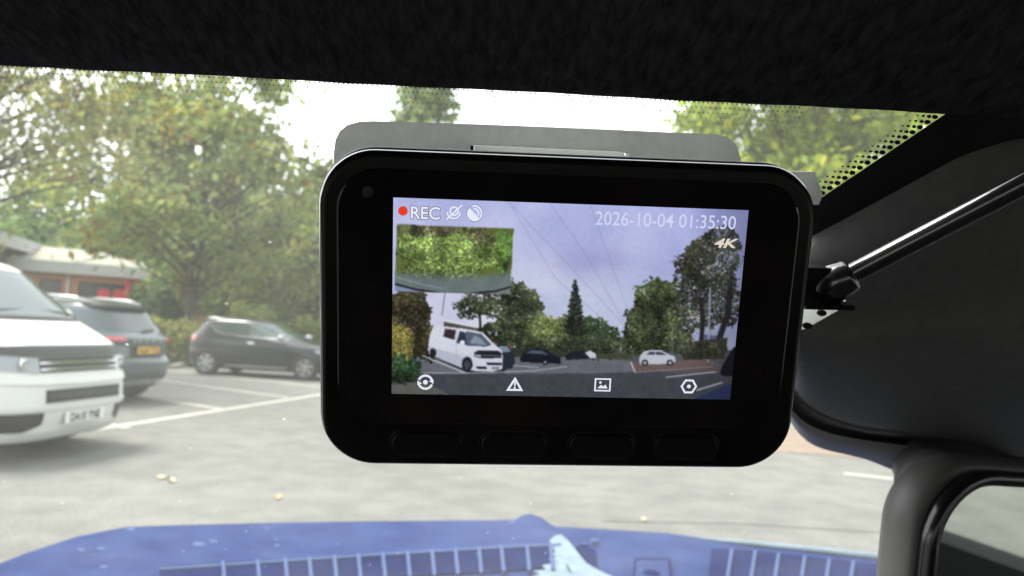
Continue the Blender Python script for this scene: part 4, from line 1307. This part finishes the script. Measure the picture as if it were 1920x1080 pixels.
for cxm, hwm in ((-27.7, 7.3), (-9.75, 6.9), (8.65, 6.9), (26.6, 6.9)):
    bpz = -30.55
    pts = rrect(hwm * mm, (bpz - 2.65) * mm, (bpz + 2.65) * mm, 2.6 * mm, 8, cxm * mm)
    cen = (cxm * mm, bpz * mm)
    b_ = obj('button', *loft([[(cen[0] + (x - cen[0]) * s_, y, cen[1] + (z - cen[1]) * s_) for x, z in pts] for s_, y in ((1.0, 0.2 * mm), (1.0, -0.25 * mm), (0.94, -0.5 * mm), (0.8, -0.42 * mm))]), M['dc_button'], dash, smooth=False)
    rim_ = [[(cen[0] + (x - cen[0]) * (1 + e / hwm), y, cen[1] + (z - cen[1]) * (1 + e / 2.65)) for x, z in pts] for e, y in ((0.05, -0.04 * mm), (0.15, -0.16 * mm), (0.35, -0.16 * mm), (0.5, -0.04 * mm))]
    obj('button_surround', *loft(rim_, True, False, False), M['dc_black'], b_, smooth=True)
dx, dz = dl(690, 360)
v, f = lathe([(1.1 * mm, 0.0), (1.1 * mm, 0.05 * mm), (0.5 * mm, 0.08 * mm)], 'y', 16)
obj('light_sensor', [(p[0] + dx, -0.47 * mm - p[1], p[2] + dz) for p in v], f, material('sensor_window', (0.014, 0.0145, 0.0145), 0.4), dash)

# --- lit screen: the picture is painted cell by cell, the lettering and icons stand on it as print
GX, GY = 560, 315
SX0, SX1, SZ0, SZ1 = -35.0 * mm, 35.0 * mm, -19.69 * mm, 19.69 * mm
uu = (np.arange(GX + 1)) / GX
vv = (np.arange(GY + 1)) / GY
lx = SX0 + (SX1 - SX0) * uu
lz = SZ1 + (SZ0 - SZ1) * vv
X3, Z3 = np.meshgrid(lx, lz)
# picture coordinates used for painting: position on the display in display pixels
Hs = np.array([DX, DZ])
Wp = DO[None, None, :] + X3[..., None] * DX + Z3[..., None] * DZ - CAM
den = Wp @ fwd
QX = 960 + F * (Wp @ RIGHT) / den
QY = 540 - F * (Wp @ UP) / den
img = np.zeros(QX.shape + (3,))
srng = np.random.default_rng(21)
def vnoise(scale, seed, octaves=4):
    r = np.random.default_rng(seed)
    outn = np.zeros(QX.shape)
    amp, tot = 1.0, 0.0
    for o_ in range(octaves):
        s_ = scale / 2 ** o_
        g = r.random((int(1200 / s_) + 4, int(1600 / s_) + 4))
        x, y = QX / s_, QY / s_
        xi, yi = x.astype(int), y.astype(int)
        fx, fy = x - xi, y - yi
        fx, fy = fx * fx * (3 - 2 * fx), fy * fy * (3 - 2 * fy)
        xi = np.clip(xi, 0, g.shape[1] - 2)
        yi = np.clip(yi, 0, g.shape[0] - 2)
        outn += amp * ((g[yi, xi] * (1 - fx) + g[yi, xi + 1] * fx) * (1 - fy) + (g[yi + 1, xi] * (1 - fx) + g[yi + 1, xi + 1] * fx) * fy)
        tot += amp
        amp *= 0.5
    return outn / tot
def inpoly(pts):
    m_ = np.zeros(QX.shape, bool)
    n_ = len(pts)
    for i in range(n_):
        x0, y0 = pts[i]
        x1, y1 = pts[(i + 1) % n_]
        if y0 == y1:
            continue
        c_ = ((y0 > QY) != (y1 > QY)) & (QX < (x1 - x0) * (QY - y0) / (y1 - y0) + x0)
        m_ ^= c_
    return m_
def fill(pts, col, jitter=0.0, a=1.0):
    m_ = inpoly(pts)
    img[m_] = img[m_] * (1 - a) + a * np.array(col, float)
    if jitter:
        img[m_] += (srng.random((m_.sum(), 1)) - 0.5) * jitter
def stroke(pts, wd, col, a=1.0):
    for (x0, y0), (x1, y1) in zip(pts[:-1], pts[1:]):
        L2 = (x1 - x0) ** 2 + (y1 - y0) ** 2
        t_ = np.clip(((QX - x0) * (x1 - x0) + (QY - y0) * (y1 - y0)) / L2, 0, 1)
        d_ = np.hypot(QX - x0 - t_ * (x1 - x0), QY - y0 - t_ * (y1 - y0))
        k_ = np.clip(wd / 2 + 0.6 - d_, 0, 1)[..., None] * a
        img[:] = img * (1 - k_) + k_ * np.array(col, float)
def disc(x, y, rx, ry, col, a=1.0):
    m_ = ((QX - x) / rx) ** 2 + ((QY - y) / ry) ** 2 < 1
    img[m_] = img[m_] * (1 - a) + a * np.array(col, float)
CLN = vnoise(24, 31, 3)
def dabs(blobs, n, cols, rmin, rmax, gap=0.0):
    """foliage: many small dabs scattered over a few blobs (x, y, rx, ry)"""
    w_ = np.array([b[2] * b[3] for b in blobs], float)
    w_ /= w_.sum()
    pick = srng.choice(len(blobs), n, p=w_)
    cols = np.array(cols, float)
    xs_, ys_ = QX[0], QY[:, 0]
    n = int(n * 1.9)
    pick = srng.choice(len(blobs), n, p=w_)
    for i in range(n):
        b = blobs[pick[i]]
        a_ = srng.random() * 6.283
        q_ = math.sqrt(srng.random()) * (1 + 0.13 * math.sin(3 * a_ + b[0]) + 0.09 * math.sin(7 * a_ + b[1])) * (1.14 if srng.random() < 0.10 else 1.0)
        x, y = b[0] + b[2] * q_ * math.cos(a_), b[1] + b[3] * q_ * math.sin(a_)
        r_ = srng.uniform(rmin, rmax) * 0.62
        shade = 0.55 + 0.75 * srng.random() ** 1.5 - 0.22 * (y - b[1]) / b[3]
        ix = int((x - 725) / (1400 - 725) * GX)
        iy = int((y - 370) / (750 - 370) * GY)
        cn = CLN[min(max(iy, 0), GY), min(max(ix, 0), GX)]
        c_ = cols[srng.integers(len(cols))] * shade * (0.25 + 1.5 * cn)
        sl = (slice(max(0, iy - 22), max(0, min(GY + 1, iy + 23))), slice(max(0, ix - 22), max(0, min(GX + 1, ix + 23))))
        m_ = np.hypot(QX[sl] - x, (QY[sl] - y) * 1.15) < r_
        img[sl][m_] = c_

# sky
n1, n2 = vnoise(170, 1), vnoise(60, 2)
ty = np.clip((QY - 370) / 290, 0, 1)[..., None]
tx = np.clip((QX - 740) / 650, 0, 1)[..., None]
img[:] = np.array([186, 190, 230]) * (1 - ty) + np.array([178, 182, 210]) * ty
img[:] += np.array([-34, -30, -12]) * tx * (1 - 0.4 * ty)
cl = ((n1 - 0.5) * 1.5 + (n2 - 0.5) * 0.5)[..., None]
img[:] += cl * np.array([46, 40, 22])
g_ = np.exp(-(((QX - 1070) / 230) ** 2 + ((QY - 560) / 130) ** 2))[..., None]
img[:] += g_ * np.array([14, 16, 6])
g_ = np.exp(-(((QX - 1100) / 80) ** 2 + ((QY - 490) / 28) ** 2))[..., None]
img[:] -= g_ * np.array([18, 24, 14])
for a_, b_, c_ in (((951, 376), (1060, 490), (1172, 612)), ((1030, 380), (1100, 480), (1176, 615)), ((1106, 384), (1140, 480), (1180, 590)), ((955, 380), (1040, 520), (1160, 625))):
    stroke([a_, b_, c_], 1.2, (118, 122, 150), 0.45)
stroke([(835, 545), (829, 590)], 1.2, (60, 60, 66), 0.9)
# distant buildings and road
fill([(726, 655), (1420, 655), (1420, 765), (720, 755)], (74, 76, 84))
fill([(724, 690), (800, 662), (1000, 668), (1100, 668), (1185, 676), (1190, 702), (1110, 702), (1060, 698), (724, 752)], (96, 99, 108))
fill([(722, 700), (1110, 699), (1340, 690), (1420, 690), (1420, 762), (720, 742)], (62, 64, 72))
fill([(724, 722), (790, 712), (850, 742), (722, 744)], (88, 88, 86))
img[inpoly([(720, 655), (1365, 655), (1365, 760), (715, 760)])] += ((vnoise(14, 5) - 0.5) * 16)[..., None][inpoly([(720, 655), (1365, 655), (1365, 760), (715, 760)])]
# right hand bays
fill([(1184, 678), (1330, 672), (1352, 690), (1192, 697)], (98, 82, 82), 14)
fill([(1260, 690), (1352, 680), (1356, 700), (1250, 697)], (84, 76, 80), 10)
stroke([(1182, 678), (1190, 697)], 2.0, (205, 206, 214))
stroke([(1190, 697), (1335, 686)], 1.3, (140, 130, 132))
stroke([(1248, 706), (1340, 696)], 1.6, (196, 198, 206))
stroke([(1306, 730), (1352, 716)], 2.6, (176, 180, 194))
fill([(1310, 741), (1356, 722), (1420, 700), (1420, 762), (1290, 752)], (38, 48, 88))
stroke([(822, 738), (870, 745)], 1, (40, 40, 44))
# left buildings
fill([(829, 596), (915, 612), (915, 618), (829, 602)], (206, 208, 216))
fill([(832, 602), (912, 618), (912, 640), (832, 625)], (74, 66, 64))
fill([(908, 624), (965, 634), (965, 642), (908, 632)], (190, 190, 196))
fill([(908, 632), (962, 640), (962, 655), (908, 650)], (122, 74, 62))
fill([(1315, 615), (1372, 622), (1366, 646), (1318, 642)], (150, 158, 186))
fill([(1316, 626), (1345, 628), (1344, 644), (1316, 642)], (84, 90, 120))
# trees
DG = [(40, 48, 36), (56, 66, 46), (74, 82, 56), (46, 52, 40), (90, 96, 66)]
OG = [(70, 80, 46), (88, 96, 54), (58, 68, 42), (100, 102, 60)]
BR = [(58, 54, 36), (70, 62, 40), (44, 42, 32), (78, 68, 44), (40, 44, 30)]
dabs([(765, 600, 44, 60), (790, 640, 40, 30), (745, 570, 22, 22)], 2200, BR, 2, 5)
dabs([(745, 665, 30, 45), (750, 640, 24, 36)], 900, [(108, 98, 46), (88, 84, 44), (66, 72, 38), (128, 114, 58)], 2, 4)
dabs([(752, 700, 34, 16), (770, 690, 20, 18), (748, 690, 28, 24)], 700, [(26, 52, 36), (40, 66, 40), (22, 38, 30), (60, 80, 44)], 2, 4)
stroke([(901, 618), (899, 580)], 4, (28, 26, 24))
for k_ in range(7):
    stroke([(899, 592), (870 + k_ * 10, 560 - (k_ % 3) * 8)], 1.4, (30, 28, 26))
dabs([(898, 570, 42, 20), (880, 575, 22, 24), (925, 572, 20, 26)], 460, DG, 1.6, 4)
dabs([(975, 565, 36, 32), (992, 590, 28, 34), (960, 600, 24, 32), (955, 545, 18, 18)], 1500, DG, 1.8, 4.4)
dabs([(960, 622, 60, 26), (1005, 625, 40, 30)], 1200, DG, 2, 5)
dabs([(1040, 625, 50, 34), (1080, 632, 44, 30), (1020, 640, 40, 22)], 2000, OG, 2, 4.5)
dabs([(1120, 632, 34, 36), (1140, 645, 22, 22), (1100, 645, 40, 22)], 1400, [(42, 56, 40), (58, 74, 48), (48, 62, 42)], 2, 4.2)
dabs([(1078, 530 + k_ * 9, 2.5 + k_ * 1.9, 7) for k_ in range(11)], 700, [(24, 30, 28), (34, 42, 34), (46, 52, 40)], 1.4, 3.2)
dabs([(1206, 605, 34, 46), (1228, 585, 36, 62), (1195, 640, 30, 26), (1240, 555, 26, 32), (1250, 630, 44, 34)], 3400, [(48, 58, 40), (66, 76, 46), (84, 92, 54), (40, 48, 36)], 2, 4.6)
dabs([(1330, 500, 56, 52), (1350, 450, 38, 24), (1300, 520, 34, 44), (1345, 560, 44, 56), (1296, 580, 34, 44), (1318, 470, 30, 26)], 3000, [(38, 42, 38), (54, 60, 48), (68, 72, 54), (76, 70, 54)], 1.8, 4.4)
dabs([(1345, 470, 36, 40), (1350, 540, 34, 60), (1320, 600, 34, 26), (1300, 560, 30, 30)], 330, [(170, 178, 216), (140, 148, 190), (190, 196, 226)], 0.9, 2.4)
stroke([(1313, 640), (1317, 600), (1312, 560)], 8, (30, 28, 30))
stroke([(1345, 640), (1362, 590), (1368, 540)], 11, (34, 32, 36))
stroke([(1326, 676), (1330, 540)], 2.6, (150, 158, 190))
fill([(1090, 662), (1185, 662), (1185, 672), (1090, 672)], (58, 60, 44), 18)
fill([(1270, 642), (1362, 632), (1358, 672), (1280, 674)], (46, 48, 40), 20)
dabs([(1310, 655, 46, 14)], 260, [(40, 44, 36), (56, 58, 42)], 2, 4)
fill([(960, 650), (1100, 655), (1100, 668), (960, 668)], (44, 48, 38), 18)
fill([(1348, 700), (1352, 686), (1362, 668), (1374, 650), (1410, 645), (1410, 706), (1357, 704)], (16, 17, 26))
dabs([(1000 + 16 * k_, 644, 14, 13) for k_ in range(11)], 900, DG, 1.6, 3.6)
# far cars
fill([(1060, 668), (1066, 660), (1080, 656), (1098, 656), (1112, 664), (1116, 671), (1060, 674)], (24, 27, 36))
fill([(1096, 660), (1106, 656), (1116, 662), (1117, 670), (1106, 671)], (196, 200, 210))
fill([(974, 672), (980, 660), (996, 652), (1020, 653), (1036, 664), (1050, 669), (1051, 681), (1000, 679), (976, 677)], (16, 20, 30))
fill([(984, 661), (998, 655), (1016, 656), (1028, 664)], (70, 80, 98))
disc(1022, 678, 5, 5.5, (10, 10, 14)); disc(1022, 678, 2.6, 3, (120, 124, 134))
fill([(930, 645), (952, 645), (962, 658), (966, 678), (960, 690), (930, 690)], (30, 38, 48))
fill([(936, 648), (951, 648), (958, 658), (938, 660)], (120, 132, 146))
# silver hatch on the right
fill([(1197, 676), (1199, 666), (1207, 657), (1222, 655), (1240, 656), (1252, 663), (1264, 667), (1266, 676), (1258, 681), (1200, 682)], (186, 190, 204))
fill([(1210, 664), (1218, 658), (1238, 659), (1248, 664)], (52, 58, 74))
fill([(1226, 658), (1228, 658), (1229, 665), (1227, 665)], (176, 180, 194))
for xx in (1208, 1255):
    disc(xx, 679, 6, 6, (20, 20, 26)); disc(xx, 679, 3.6, 3.6, (150, 154, 166))
# white van
fill([(804, 661), (830, 676), (880, 698), (944, 698), (950, 690), (900, 684), (840, 664)], (34, 35, 42))
fill([(803, 650), (806, 628), (812, 611), (816, 609), (868, 615), (892, 619), (905, 622), (922, 640), (940, 655), (943, 668), (942, 690), (925, 695), (880, 694), (830, 674), (804, 662)], (206, 210, 224))
fill([(803, 648), (880, 672), (880, 692), (830, 674), (804, 662)], (178, 184, 202))
fill([(831, 630), (835, 615), (855, 618), (852, 636)], (46, 36, 40))
fill([(856, 642), (862, 620), (872, 622), (876, 646)], (40, 44, 56))
fill([(876, 647), (872, 624), (874, 620), (903, 625), (922, 646), (910, 649)], (76, 88, 106))
fill([(880, 642), (890, 628), (902, 634), (912, 646)], (126, 138, 156))
disc(867, 641, 5, 4.2, (222, 226, 236))
fill([(889, 660), (896, 656), (935, 657), (941, 662), (940, 670), (905, 671), (889, 668)], (26, 27, 34))
fill([(890, 663), (902, 664), (902, 669), (891, 668)], (150, 156, 170))
stroke([(905, 665), (939, 666)], 1.2, (120, 126, 140))
fill([(912, 678), (941, 679), (941, 683), (913, 683)], (28, 28, 36))
fill([(892, 686), (911, 686), (913, 691), (896, 691)], (22, 22, 28))
fill([(921, 686), (939, 687), (938, 692), (921, 691)], (232, 234, 240))
for xx in range(923, 938, 3):
    stroke([(xx, 687.5), (xx, 690.5)], 1.4, (20, 20, 26))
disc(876, 682, 10, 14, (24, 24, 32)); disc(876, 683, 5.5, 9, (60, 62, 72))
disc(812, 660, 6, 9, (26, 26, 34))
stroke([(856, 618), (856, 668)], 0.8, (150, 154, 168))
stroke([(804, 651), (882, 668)], 0.8, (164, 168, 184))
stroke([(793, 666), (872, 698)], 1.8, (206, 208, 216))
stroke([(795, 698), (890, 698), (1000, 694), (1062, 686)], 1.4, (180, 182, 190))
stroke([(962, 684), (1010, 688)], 1.2, (180, 182, 190))
# inset picture from the rear camera: a hedge over the car's own rear edge
inset = [(745, 420), (963, 428), (956, 551), (740, 545)]
m_in = inpoly(inset)
keep = img.copy()
img[m_in] = (84, 96, 44)
dabs([(850, 470, 110, 50)], 5200, [(118, 150, 66), (140, 172, 82), (88, 112, 56), (70, 84, 48), (104, 136, 62), (160, 182, 104), (92, 90, 64)], 1.2, 3.4)
dabs([(790, 428, 60, 14), (900, 445, 26, 16), (840, 430, 80, 12)], 600, [(92, 88, 58), (118, 112, 82), (70, 74, 48), (138, 122, 112)], 1.2, 3)
dabs([(945, 470, 14, 46)], 500, [(92, 132, 56), (108, 146, 66), (70, 104, 50)], 1.2, 3)
glow = np.exp(-(((QX - 850) / 75) ** 2 + ((QY - 478) / 26) ** 2))[..., None]
img[:] = img * (1.0 + 0.30 * glow)
tz = np.clip((QY - 503 - 6 * np.sin((QX - 740) / 70)) / 16, 0, 1)[..., None]
lower = np.array([104, 116, 134]) + ((vnoise(22, 9) - 0.5) * 40)[..., None] * np.array([1, 1.1, 0.7])
img[:] = img * (1 - tz * 0.72) + lower * tz * 0.72
stroke([(739, 531), (780, 542), (830, 549), (880, 550), (930, 545), (958, 537)], 3.0, (16, 18, 26))
stroke([(744, 519), (790, 532), (830, 540)], 1.5, (130, 146, 176))
fill([(739, 535), (790, 546), (740, 549)], (120, 136, 170))
outp = ~m_in
img[outp] = keep[outp]
# the display softens its own picture a little
for _ in range(2):
    img[1:-1] = 0.25 * img[:-2] + 0.5 * img[1:-1] + 0.25 * img[2:]
    img[:, 1:-1] = 0.25 * img[:, :-2] + 0.5 * img[:, 1:-1] + 0.25 * img[:, 2:]
img[:] = 12 + img * 0.95
# grain
img += srng.normal(size=img.shape[:2] + (1,)) * 3.2
img += ((vnoise(5, 11, 2) - 0.5) * 7)[..., None]
fall = np.clip((QX - 1290) / 100, 0, 1)[..., None] * 0.22 + np.clip((QY - 640) / 110, 0, 1)[..., None] * 0.10
img *= (1 - fall)
c01 = np.clip(img, 2, 255) / 255
linc = np.where(c01 <= 0.04045, c01 / 12.92, ((c01 + 0.055) / 1.055) ** 2.4)
verts = np.stack([X3, np.full(X3.shape, -0.47 * mm), Z3], -1).reshape(-1, 3)
ii = np.arange(GY)[:, None] * (GX + 1) + np.arange(GX)[None, :]
quads = np.stack([ii, ii + GX + 1, ii + GX + 2, ii + 1], -1).reshape(-1, 4)
screen = obj('screen', verts, quads, emission_material('lit_display_picture', None, 'col'), dash, cols=linc.reshape(-1, 3))

E_W = emission_material('display_white', (232, 234, 248))
E_D = emission_material('display_dim_white', (208, 212, 240))
E_K = emission_material('display_outline', (118, 120, 146))
E_R = emission_material('display_red', (226, 66, 40))
E_C = emission_material('display_cream', (226, 214, 196))
def flat(name, pts, faces, mat, y):
    return obj(name, [(p[0], y * mm, p[1]) for p in pts], faces, mat, screen)
def label_px(string, x0, y0, x1, y1, mat, bold=0.0, outline=True, shear=0.0, name='lettering', skew=0.034):
    """lettering between two baseline pixels: (x0,y0) lower left, (x1,y1) upper right"""
    a, b = dl(x0, y0), dl(x1, y1)
    w_, h_ = b[0] - a[0], b[1] - a[1] 
    co, fc = fit_text(string, a[0], b[0], a[1], b[1], bold, shear)
    o = flat(name, co, fc, mat, -0.56)
    if outline:
        co2, fc2 = text_mesh(string, bold + 0.045, shear)
        base = text_mesh(string, 0.0, shear)[0]
        lo, hi = base.min(0), base.max(0)
        s_ = (co2 - lo) / (hi - lo)
        flat('lettering_outline', np.stack([a[0] + s_[:, 0] * (b[0] - a[0]), a[1] + s_[:, 1] * (b[1] - a[1])], 1), fc2, E_K, -0.52)
    return o
label_px('REC', 771, 409.5, 825, 388.5, E_W, 0.012)
label_px('2026-10-04 01:35:30', 1115, 421, 1379, 405, E_D, 0.004, False)
label_px('4K', 1338, 462.5, 1380, 448, E_C, 0.03, False, 0.25)
def ring2(cx_, cz_, r0_, r1_, a0, a1, n_=28):
    pts, fc = [], []
    for k_ in range(n_ + 1):
        a_ = math.radians(a0 + (a1 - a0) * k_ / n_)
        pts += [(cx_ + r0_ * math.cos(a_), cz_ + r0_ * math.sin(a_)), (cx_ + r1_ * math.cos(a_), cz_ + r1_ * math.sin(a_))]
    for k_ in range(n_):
        fc.append((2 * k_, 2 * k_ + 1, 2 * k_ + 3, 2 * k_ + 2))
    return pts, fc
def disc2(cx_, cz_, r_, n_=24):
    return [(cx_ + r_ * math.cos(2 * math.pi * k_ / n_), cz_ + r_ * math.sin(2 * math.pi * k_ / n_)) for k_ in range(n_)], [tuple(range(n_))]
def polyring(pts, wd, closed=True):
    """outline of a polygon as a flat band"""
    pts = np.asarray(pts, float)
    c_ = pts.mean(0)
    inner = []
    n_ = len(pts)
    for i in range(n_):
        p, a_, b_ = pts[i], pts[i - 1], pts[(i + 1) % n_]
        d1 = (p - a_) / np.linalg.norm(p - a_)
        d2 = (b_ - p) / np.linalg.norm(b_ - p)
        n1_ = np.array([-d1[1], d1[0]])
        n2_ = np.array([-d2[1], d2[0]])
        bis = (n1_ + n2_) / (1 + n1_ @ n2_)
        if bis @ (c_ - p) < 0:
            bis = -bis
        inner.append(p + bis * wd)
    V_ = [tuple(p) for p in pts] + [tuple(p) for p in inner]
    return V_, [(i, (i + 1) % n_, (i + 1) % n_ + n_, i + n_) for i in range(n_)]
def seg2(a, b, wd):
    a, b = np.asarray(a), np.asarray(b)
    d_ = (b - a) / np.linalg.norm(b - a)
    n_ = np.array([-d_[1], d_[0]]) * wd / 2
    return [tuple(a + n_), tuple(b + n_), tuple(b - n_), tuple(a - n_)], [(0, 1, 2, 3)]
def icon(name, parts, mat, y=-0.56):
    v_, f_ = join(*[([(p[0], p[1], 0) for p in v], f) for v, f in parts])
    return flat(name, [(p[0], p[1]) for p in v_], f_, mat, y)
c_ = dl(756, 395); icon('record_dot', [disc2(c_[0], c_[1], 0.92 * mm)], E_R)
# muted microphone
c_ = np.array(dl(851, 398))
mic = [ring2(c_[0] + 0.05 * mm, c_[1] + 0.25 * mm, 0.62 * mm, 0.92 * mm, 0, 360), ring2(c_[0], c_[1] + 0.1 * mm, 1.15 * mm, 1.45 * mm, 185, 355), seg2(c_ + [-1.4 * mm, -1.35 * mm], c_ + [1.5 * mm, 1.5 * mm], 0.32 * mm)]
icon('muted_microphone_icon', mic, E_W)
icon('muted_microphone_icon_outline', [seg2(c_ + [-1.6 * mm, -1.25 * mm], c_ + [1.35 * mm, 1.65 * mm], 0.14 * mm), ring2(c_[0], c_[1] + 0.1 * mm, 1.45 * mm, 1.56 * mm, 185, 355)], E_K, -0.53)
# satellite dish
c_ = np.array(dl(890, 400))
half = [(c_[0] + 1.5 * mm * math.cos(math.radians(a)), c_[1] + 1.5 * mm * math.sin(math.radians(a))) for a in np.linspace(135, 315, 20)]
icon('satellite_icon', [(half, [tuple(range(len(half)))]), ring2(c_[0] - 0.1 * mm, c_[1] + 0.05 * mm, 1.3 * mm, 1.62 * mm, -35, 105), ring2(c_[0] - 0.1 * mm, c_[1] + 0.05 * mm, 0.7 * mm, 1.0 * mm, -30, 95)], E_W)
icon('satellite_icon_outline', [ring2(c_[0], c_[1], 1.5 * mm, 1.62 * mm, 130, 320), ring2(c_[0] - 0.1 * mm, c_[1] + 0.05 * mm, 1.62 * mm, 1.73 * mm, -35, 105)], E_K, -0.53)
# bottom icons
c_ = np.array(dl(798, 715))
icon('switch_view_icon', [ring2(c_[0], c_[1], 1.15 * mm, 1.6 * mm, 20, 160), ring2(c_[0], c_[1], 1.15 * mm, 1.6 * mm, 200, 340), disc2(c_[0], c_[1], 0.48 * mm),
     ([(c_[0] + 1.6 * mm, c_[1] + 0.55 * mm), (c_[0] + 0.7 * mm, c_[1] + 0.3 * mm), (c_[0] + 1.6 * mm, c_[1] - 0.35 * mm)], [(0, 1, 2)]),
     ([(c_[0] - 1.6 * mm, c_[1] - 0.55 * mm), (c_[0] - 0.7 * mm, c_[1] - 0.3 * mm), (c_[0] - 1.6 * mm, c_[1] + 0.35 * mm)], [(0, 1, 2)])], E_W)
c_ = np.array(dl(965, 719))
icon('warning_icon', [polyring([c_ + [-1.75 * mm, -1.4 * mm], c_ + [1.75 * mm, -1.4 * mm], c_ + [0, 1.6 * mm]], 0.42 * mm), seg2(c_ + [0, -0.35 * mm], c_ + [0, 0.6 * mm], 0.32 * mm), disc2(c_[0], c_[1] - 0.72 * mm, 0.22 * mm)], E_W)
c_ = np.array(dl(1129, 720))
icon('gallery_icon', [polyring([c_ + [-1.7 * mm, -1.4 * mm], c_ + [1.7 * mm, -1.4 * mm], c_ + [1.7 * mm, 1.4 * mm], c_ + [-1.7 * mm, 1.4 * mm]], 0.32 * mm),
     ([tuple(c_ + [-1.05 * mm, -0.75 * mm]), tuple(c_ + [1.05 * mm, -0.75 * mm]), tuple(c_ + [0.6 * mm, 0.1 * mm]), tuple(c_ + [0.15 * mm, -0.35 * mm]), tuple(c_ + [-0.35 * mm, 0.0 * mm])], [(0, 1, 2, 3, 4)]), disc2(c_[0] - 0.5 * mm, c_[1] + 0.5 * mm, 0.26 * mm)], E_W)
c_ = np.array(dl(1290, 723))
hexa = [c_ + 1.75 * mm * np.array([math.cos(math.radians(a)), 0.98 * math.sin(math.radians(a))]) for a in range(0, 360, 60)]
icon('settings_icon', [polyring(hexa, 0.40 * mm), disc2(c_[0], c_[1], 0.40 * mm)], E_W)
# a thin bright reflection groove beside the picture


# mounting plate behind the top edge, its pale tab, and the small wing plates on the right
def slab_dl(name, px_pts, y, thick, mat, parent, bev=0.0006, tilt=0.0):
    pts = [dl(px, py, y) for px, py in px_pts]
    c0 = np.mean(pts, axis=0)
    rings = []
    for s_, d in (((1 - bev / 0.02, 0.0), (1.0, bev), (1.0, thick)) if bev else ((1.0, 0.0), (1.0, thick))):
        rings.append([(c0[0] + (x - c0[0]) * s_, y + d, c0[1] + (z - c0[1]) * s_) for x, z in pts])
    return obj(name, *loft(rings), mat, parent)
plate_px = [(626, 560), (626, 285), (629, 262), (637, 246), (652, 234), (675, 228), (700, 227), (900, 233), (1100, 241), (1340, 252), (1362, 256), (1376, 266), (1384, 280), (1389, 300), (1389, 560), (1180, 560), (1180, 287), (884, 272), (884, 560)]
slab_dl('mounting_plate', plate_px, 0.022, 0.004, M['mount_grey'], dash, 0.0)
slab_dl('mount_tab', [(889, 420), (889, 272), (1168, 285), (1176, 296), (1176, 420)], 0.0165, 0.005, M['mount_white'], dash, 0.0002)
slab_dl('tab_end', [(882, 420), (882, 273), (888.4, 272.6), (888.4, 420)], 0.0166, 0.004, M['seam'], dash, 0.0001)
slab_dl('wing_plate', [(1440, 384), (1440, 321), (1526, 322), (1530, 326), (1543, 366), (1536, 384)], 0.019, 0.003, M['mount_grey'], dash, 0.0002)
wpl = slab_dl('wing_plate', [(1440, 560), (1586, 562), (1586, 574), (1512, 616), (1440, 640)], 0.024, 0.003, M['mount_white'], dash, 0.0002)
for px, py in ((1539, 586), (1512, 610)):
    x, z = dl(px, py, 0.0238)
    v, f = lathe([(0.0011, 0.0), (0.0011, 0.0008)], 'y', 14)
    obj('screw_hole', [(p[0] + x, 0.0238 - p[1], p[2] * 0.7 + z) for p in v], f, M['seam'], wpl)

# ---------------------------------------------------------------- power lead
lead = thing('power_lead', 'thick black power lead running up from the side of the dash camera', 'cable', P(1560, 540, 0.160))
LO = P(1560, 540, 0.160)
def lp(name, V_, F_, mat, parent=None, smooth=False):
    return obj(name, [np.asarray(p) - LO for p in V_], F_, mat, parent or lead, smooth)
M['lead'] = material('gloss_black_cable', (0.02, 0.02, 0.021), 0.24, spec=1.0, coat=1.0)
path = [P(1585, 520, 0.160), P(1680, 470, 0.155), P(1780, 418, 0.150), P(1920, 345, 0.143), P(2080, 262, 0.136), P(2300, 130, 0.13), P(2500, -30, 0.128)]
tt = np.linspace(0, len(path) - 1, 40)
pth = np.stack([np.interp(tt, range(len(path)), [p[i] for p in path]) for i in range(3)], 1)
for _ in range(3):
    pth[1:-1] = 0.25 * pth[:-2] + 0.5 * pth[1:-1] + 0.25 * pth[2:]
lp('cord', *tube(pth, 0.0024, 20), M['lead'], smooth=True)
sa, sb = P(1530, 549, 0.163), P(1600, 513, 0.159)
lp('strain_relief', *tube([sa, sa + (sb - sa) * 0.1, sa + (sb - sa) * 0.55, sa + (sb - sa) * 0.9, sb, sb + (sb - sa) * 0.02], [0.0030, 0.0046, 0.0044, 0.0040, 0.0036, 0.002], 20), M['lead'], smooth=True)
v, f = box(-0.007, 0.004, -0.003, 0.004, -0.0045, 0.0045)
pc = P(1528, 535, 0.162)
lp('plug', [np.array(p) @ np.array([DX, DY, DZ]) + pc for p in v], f, M['dc_black'])
v, f = box(-0.006, 0.0055, -0.0035, 0.0035, -0.0012, 0.0)
pc = P(1545, 566, 0.161)
lp('socket_flange', [np.array(p) @ np.array([DX, DY, DZ]) + pc for p in v], f, M['gloss_black'])
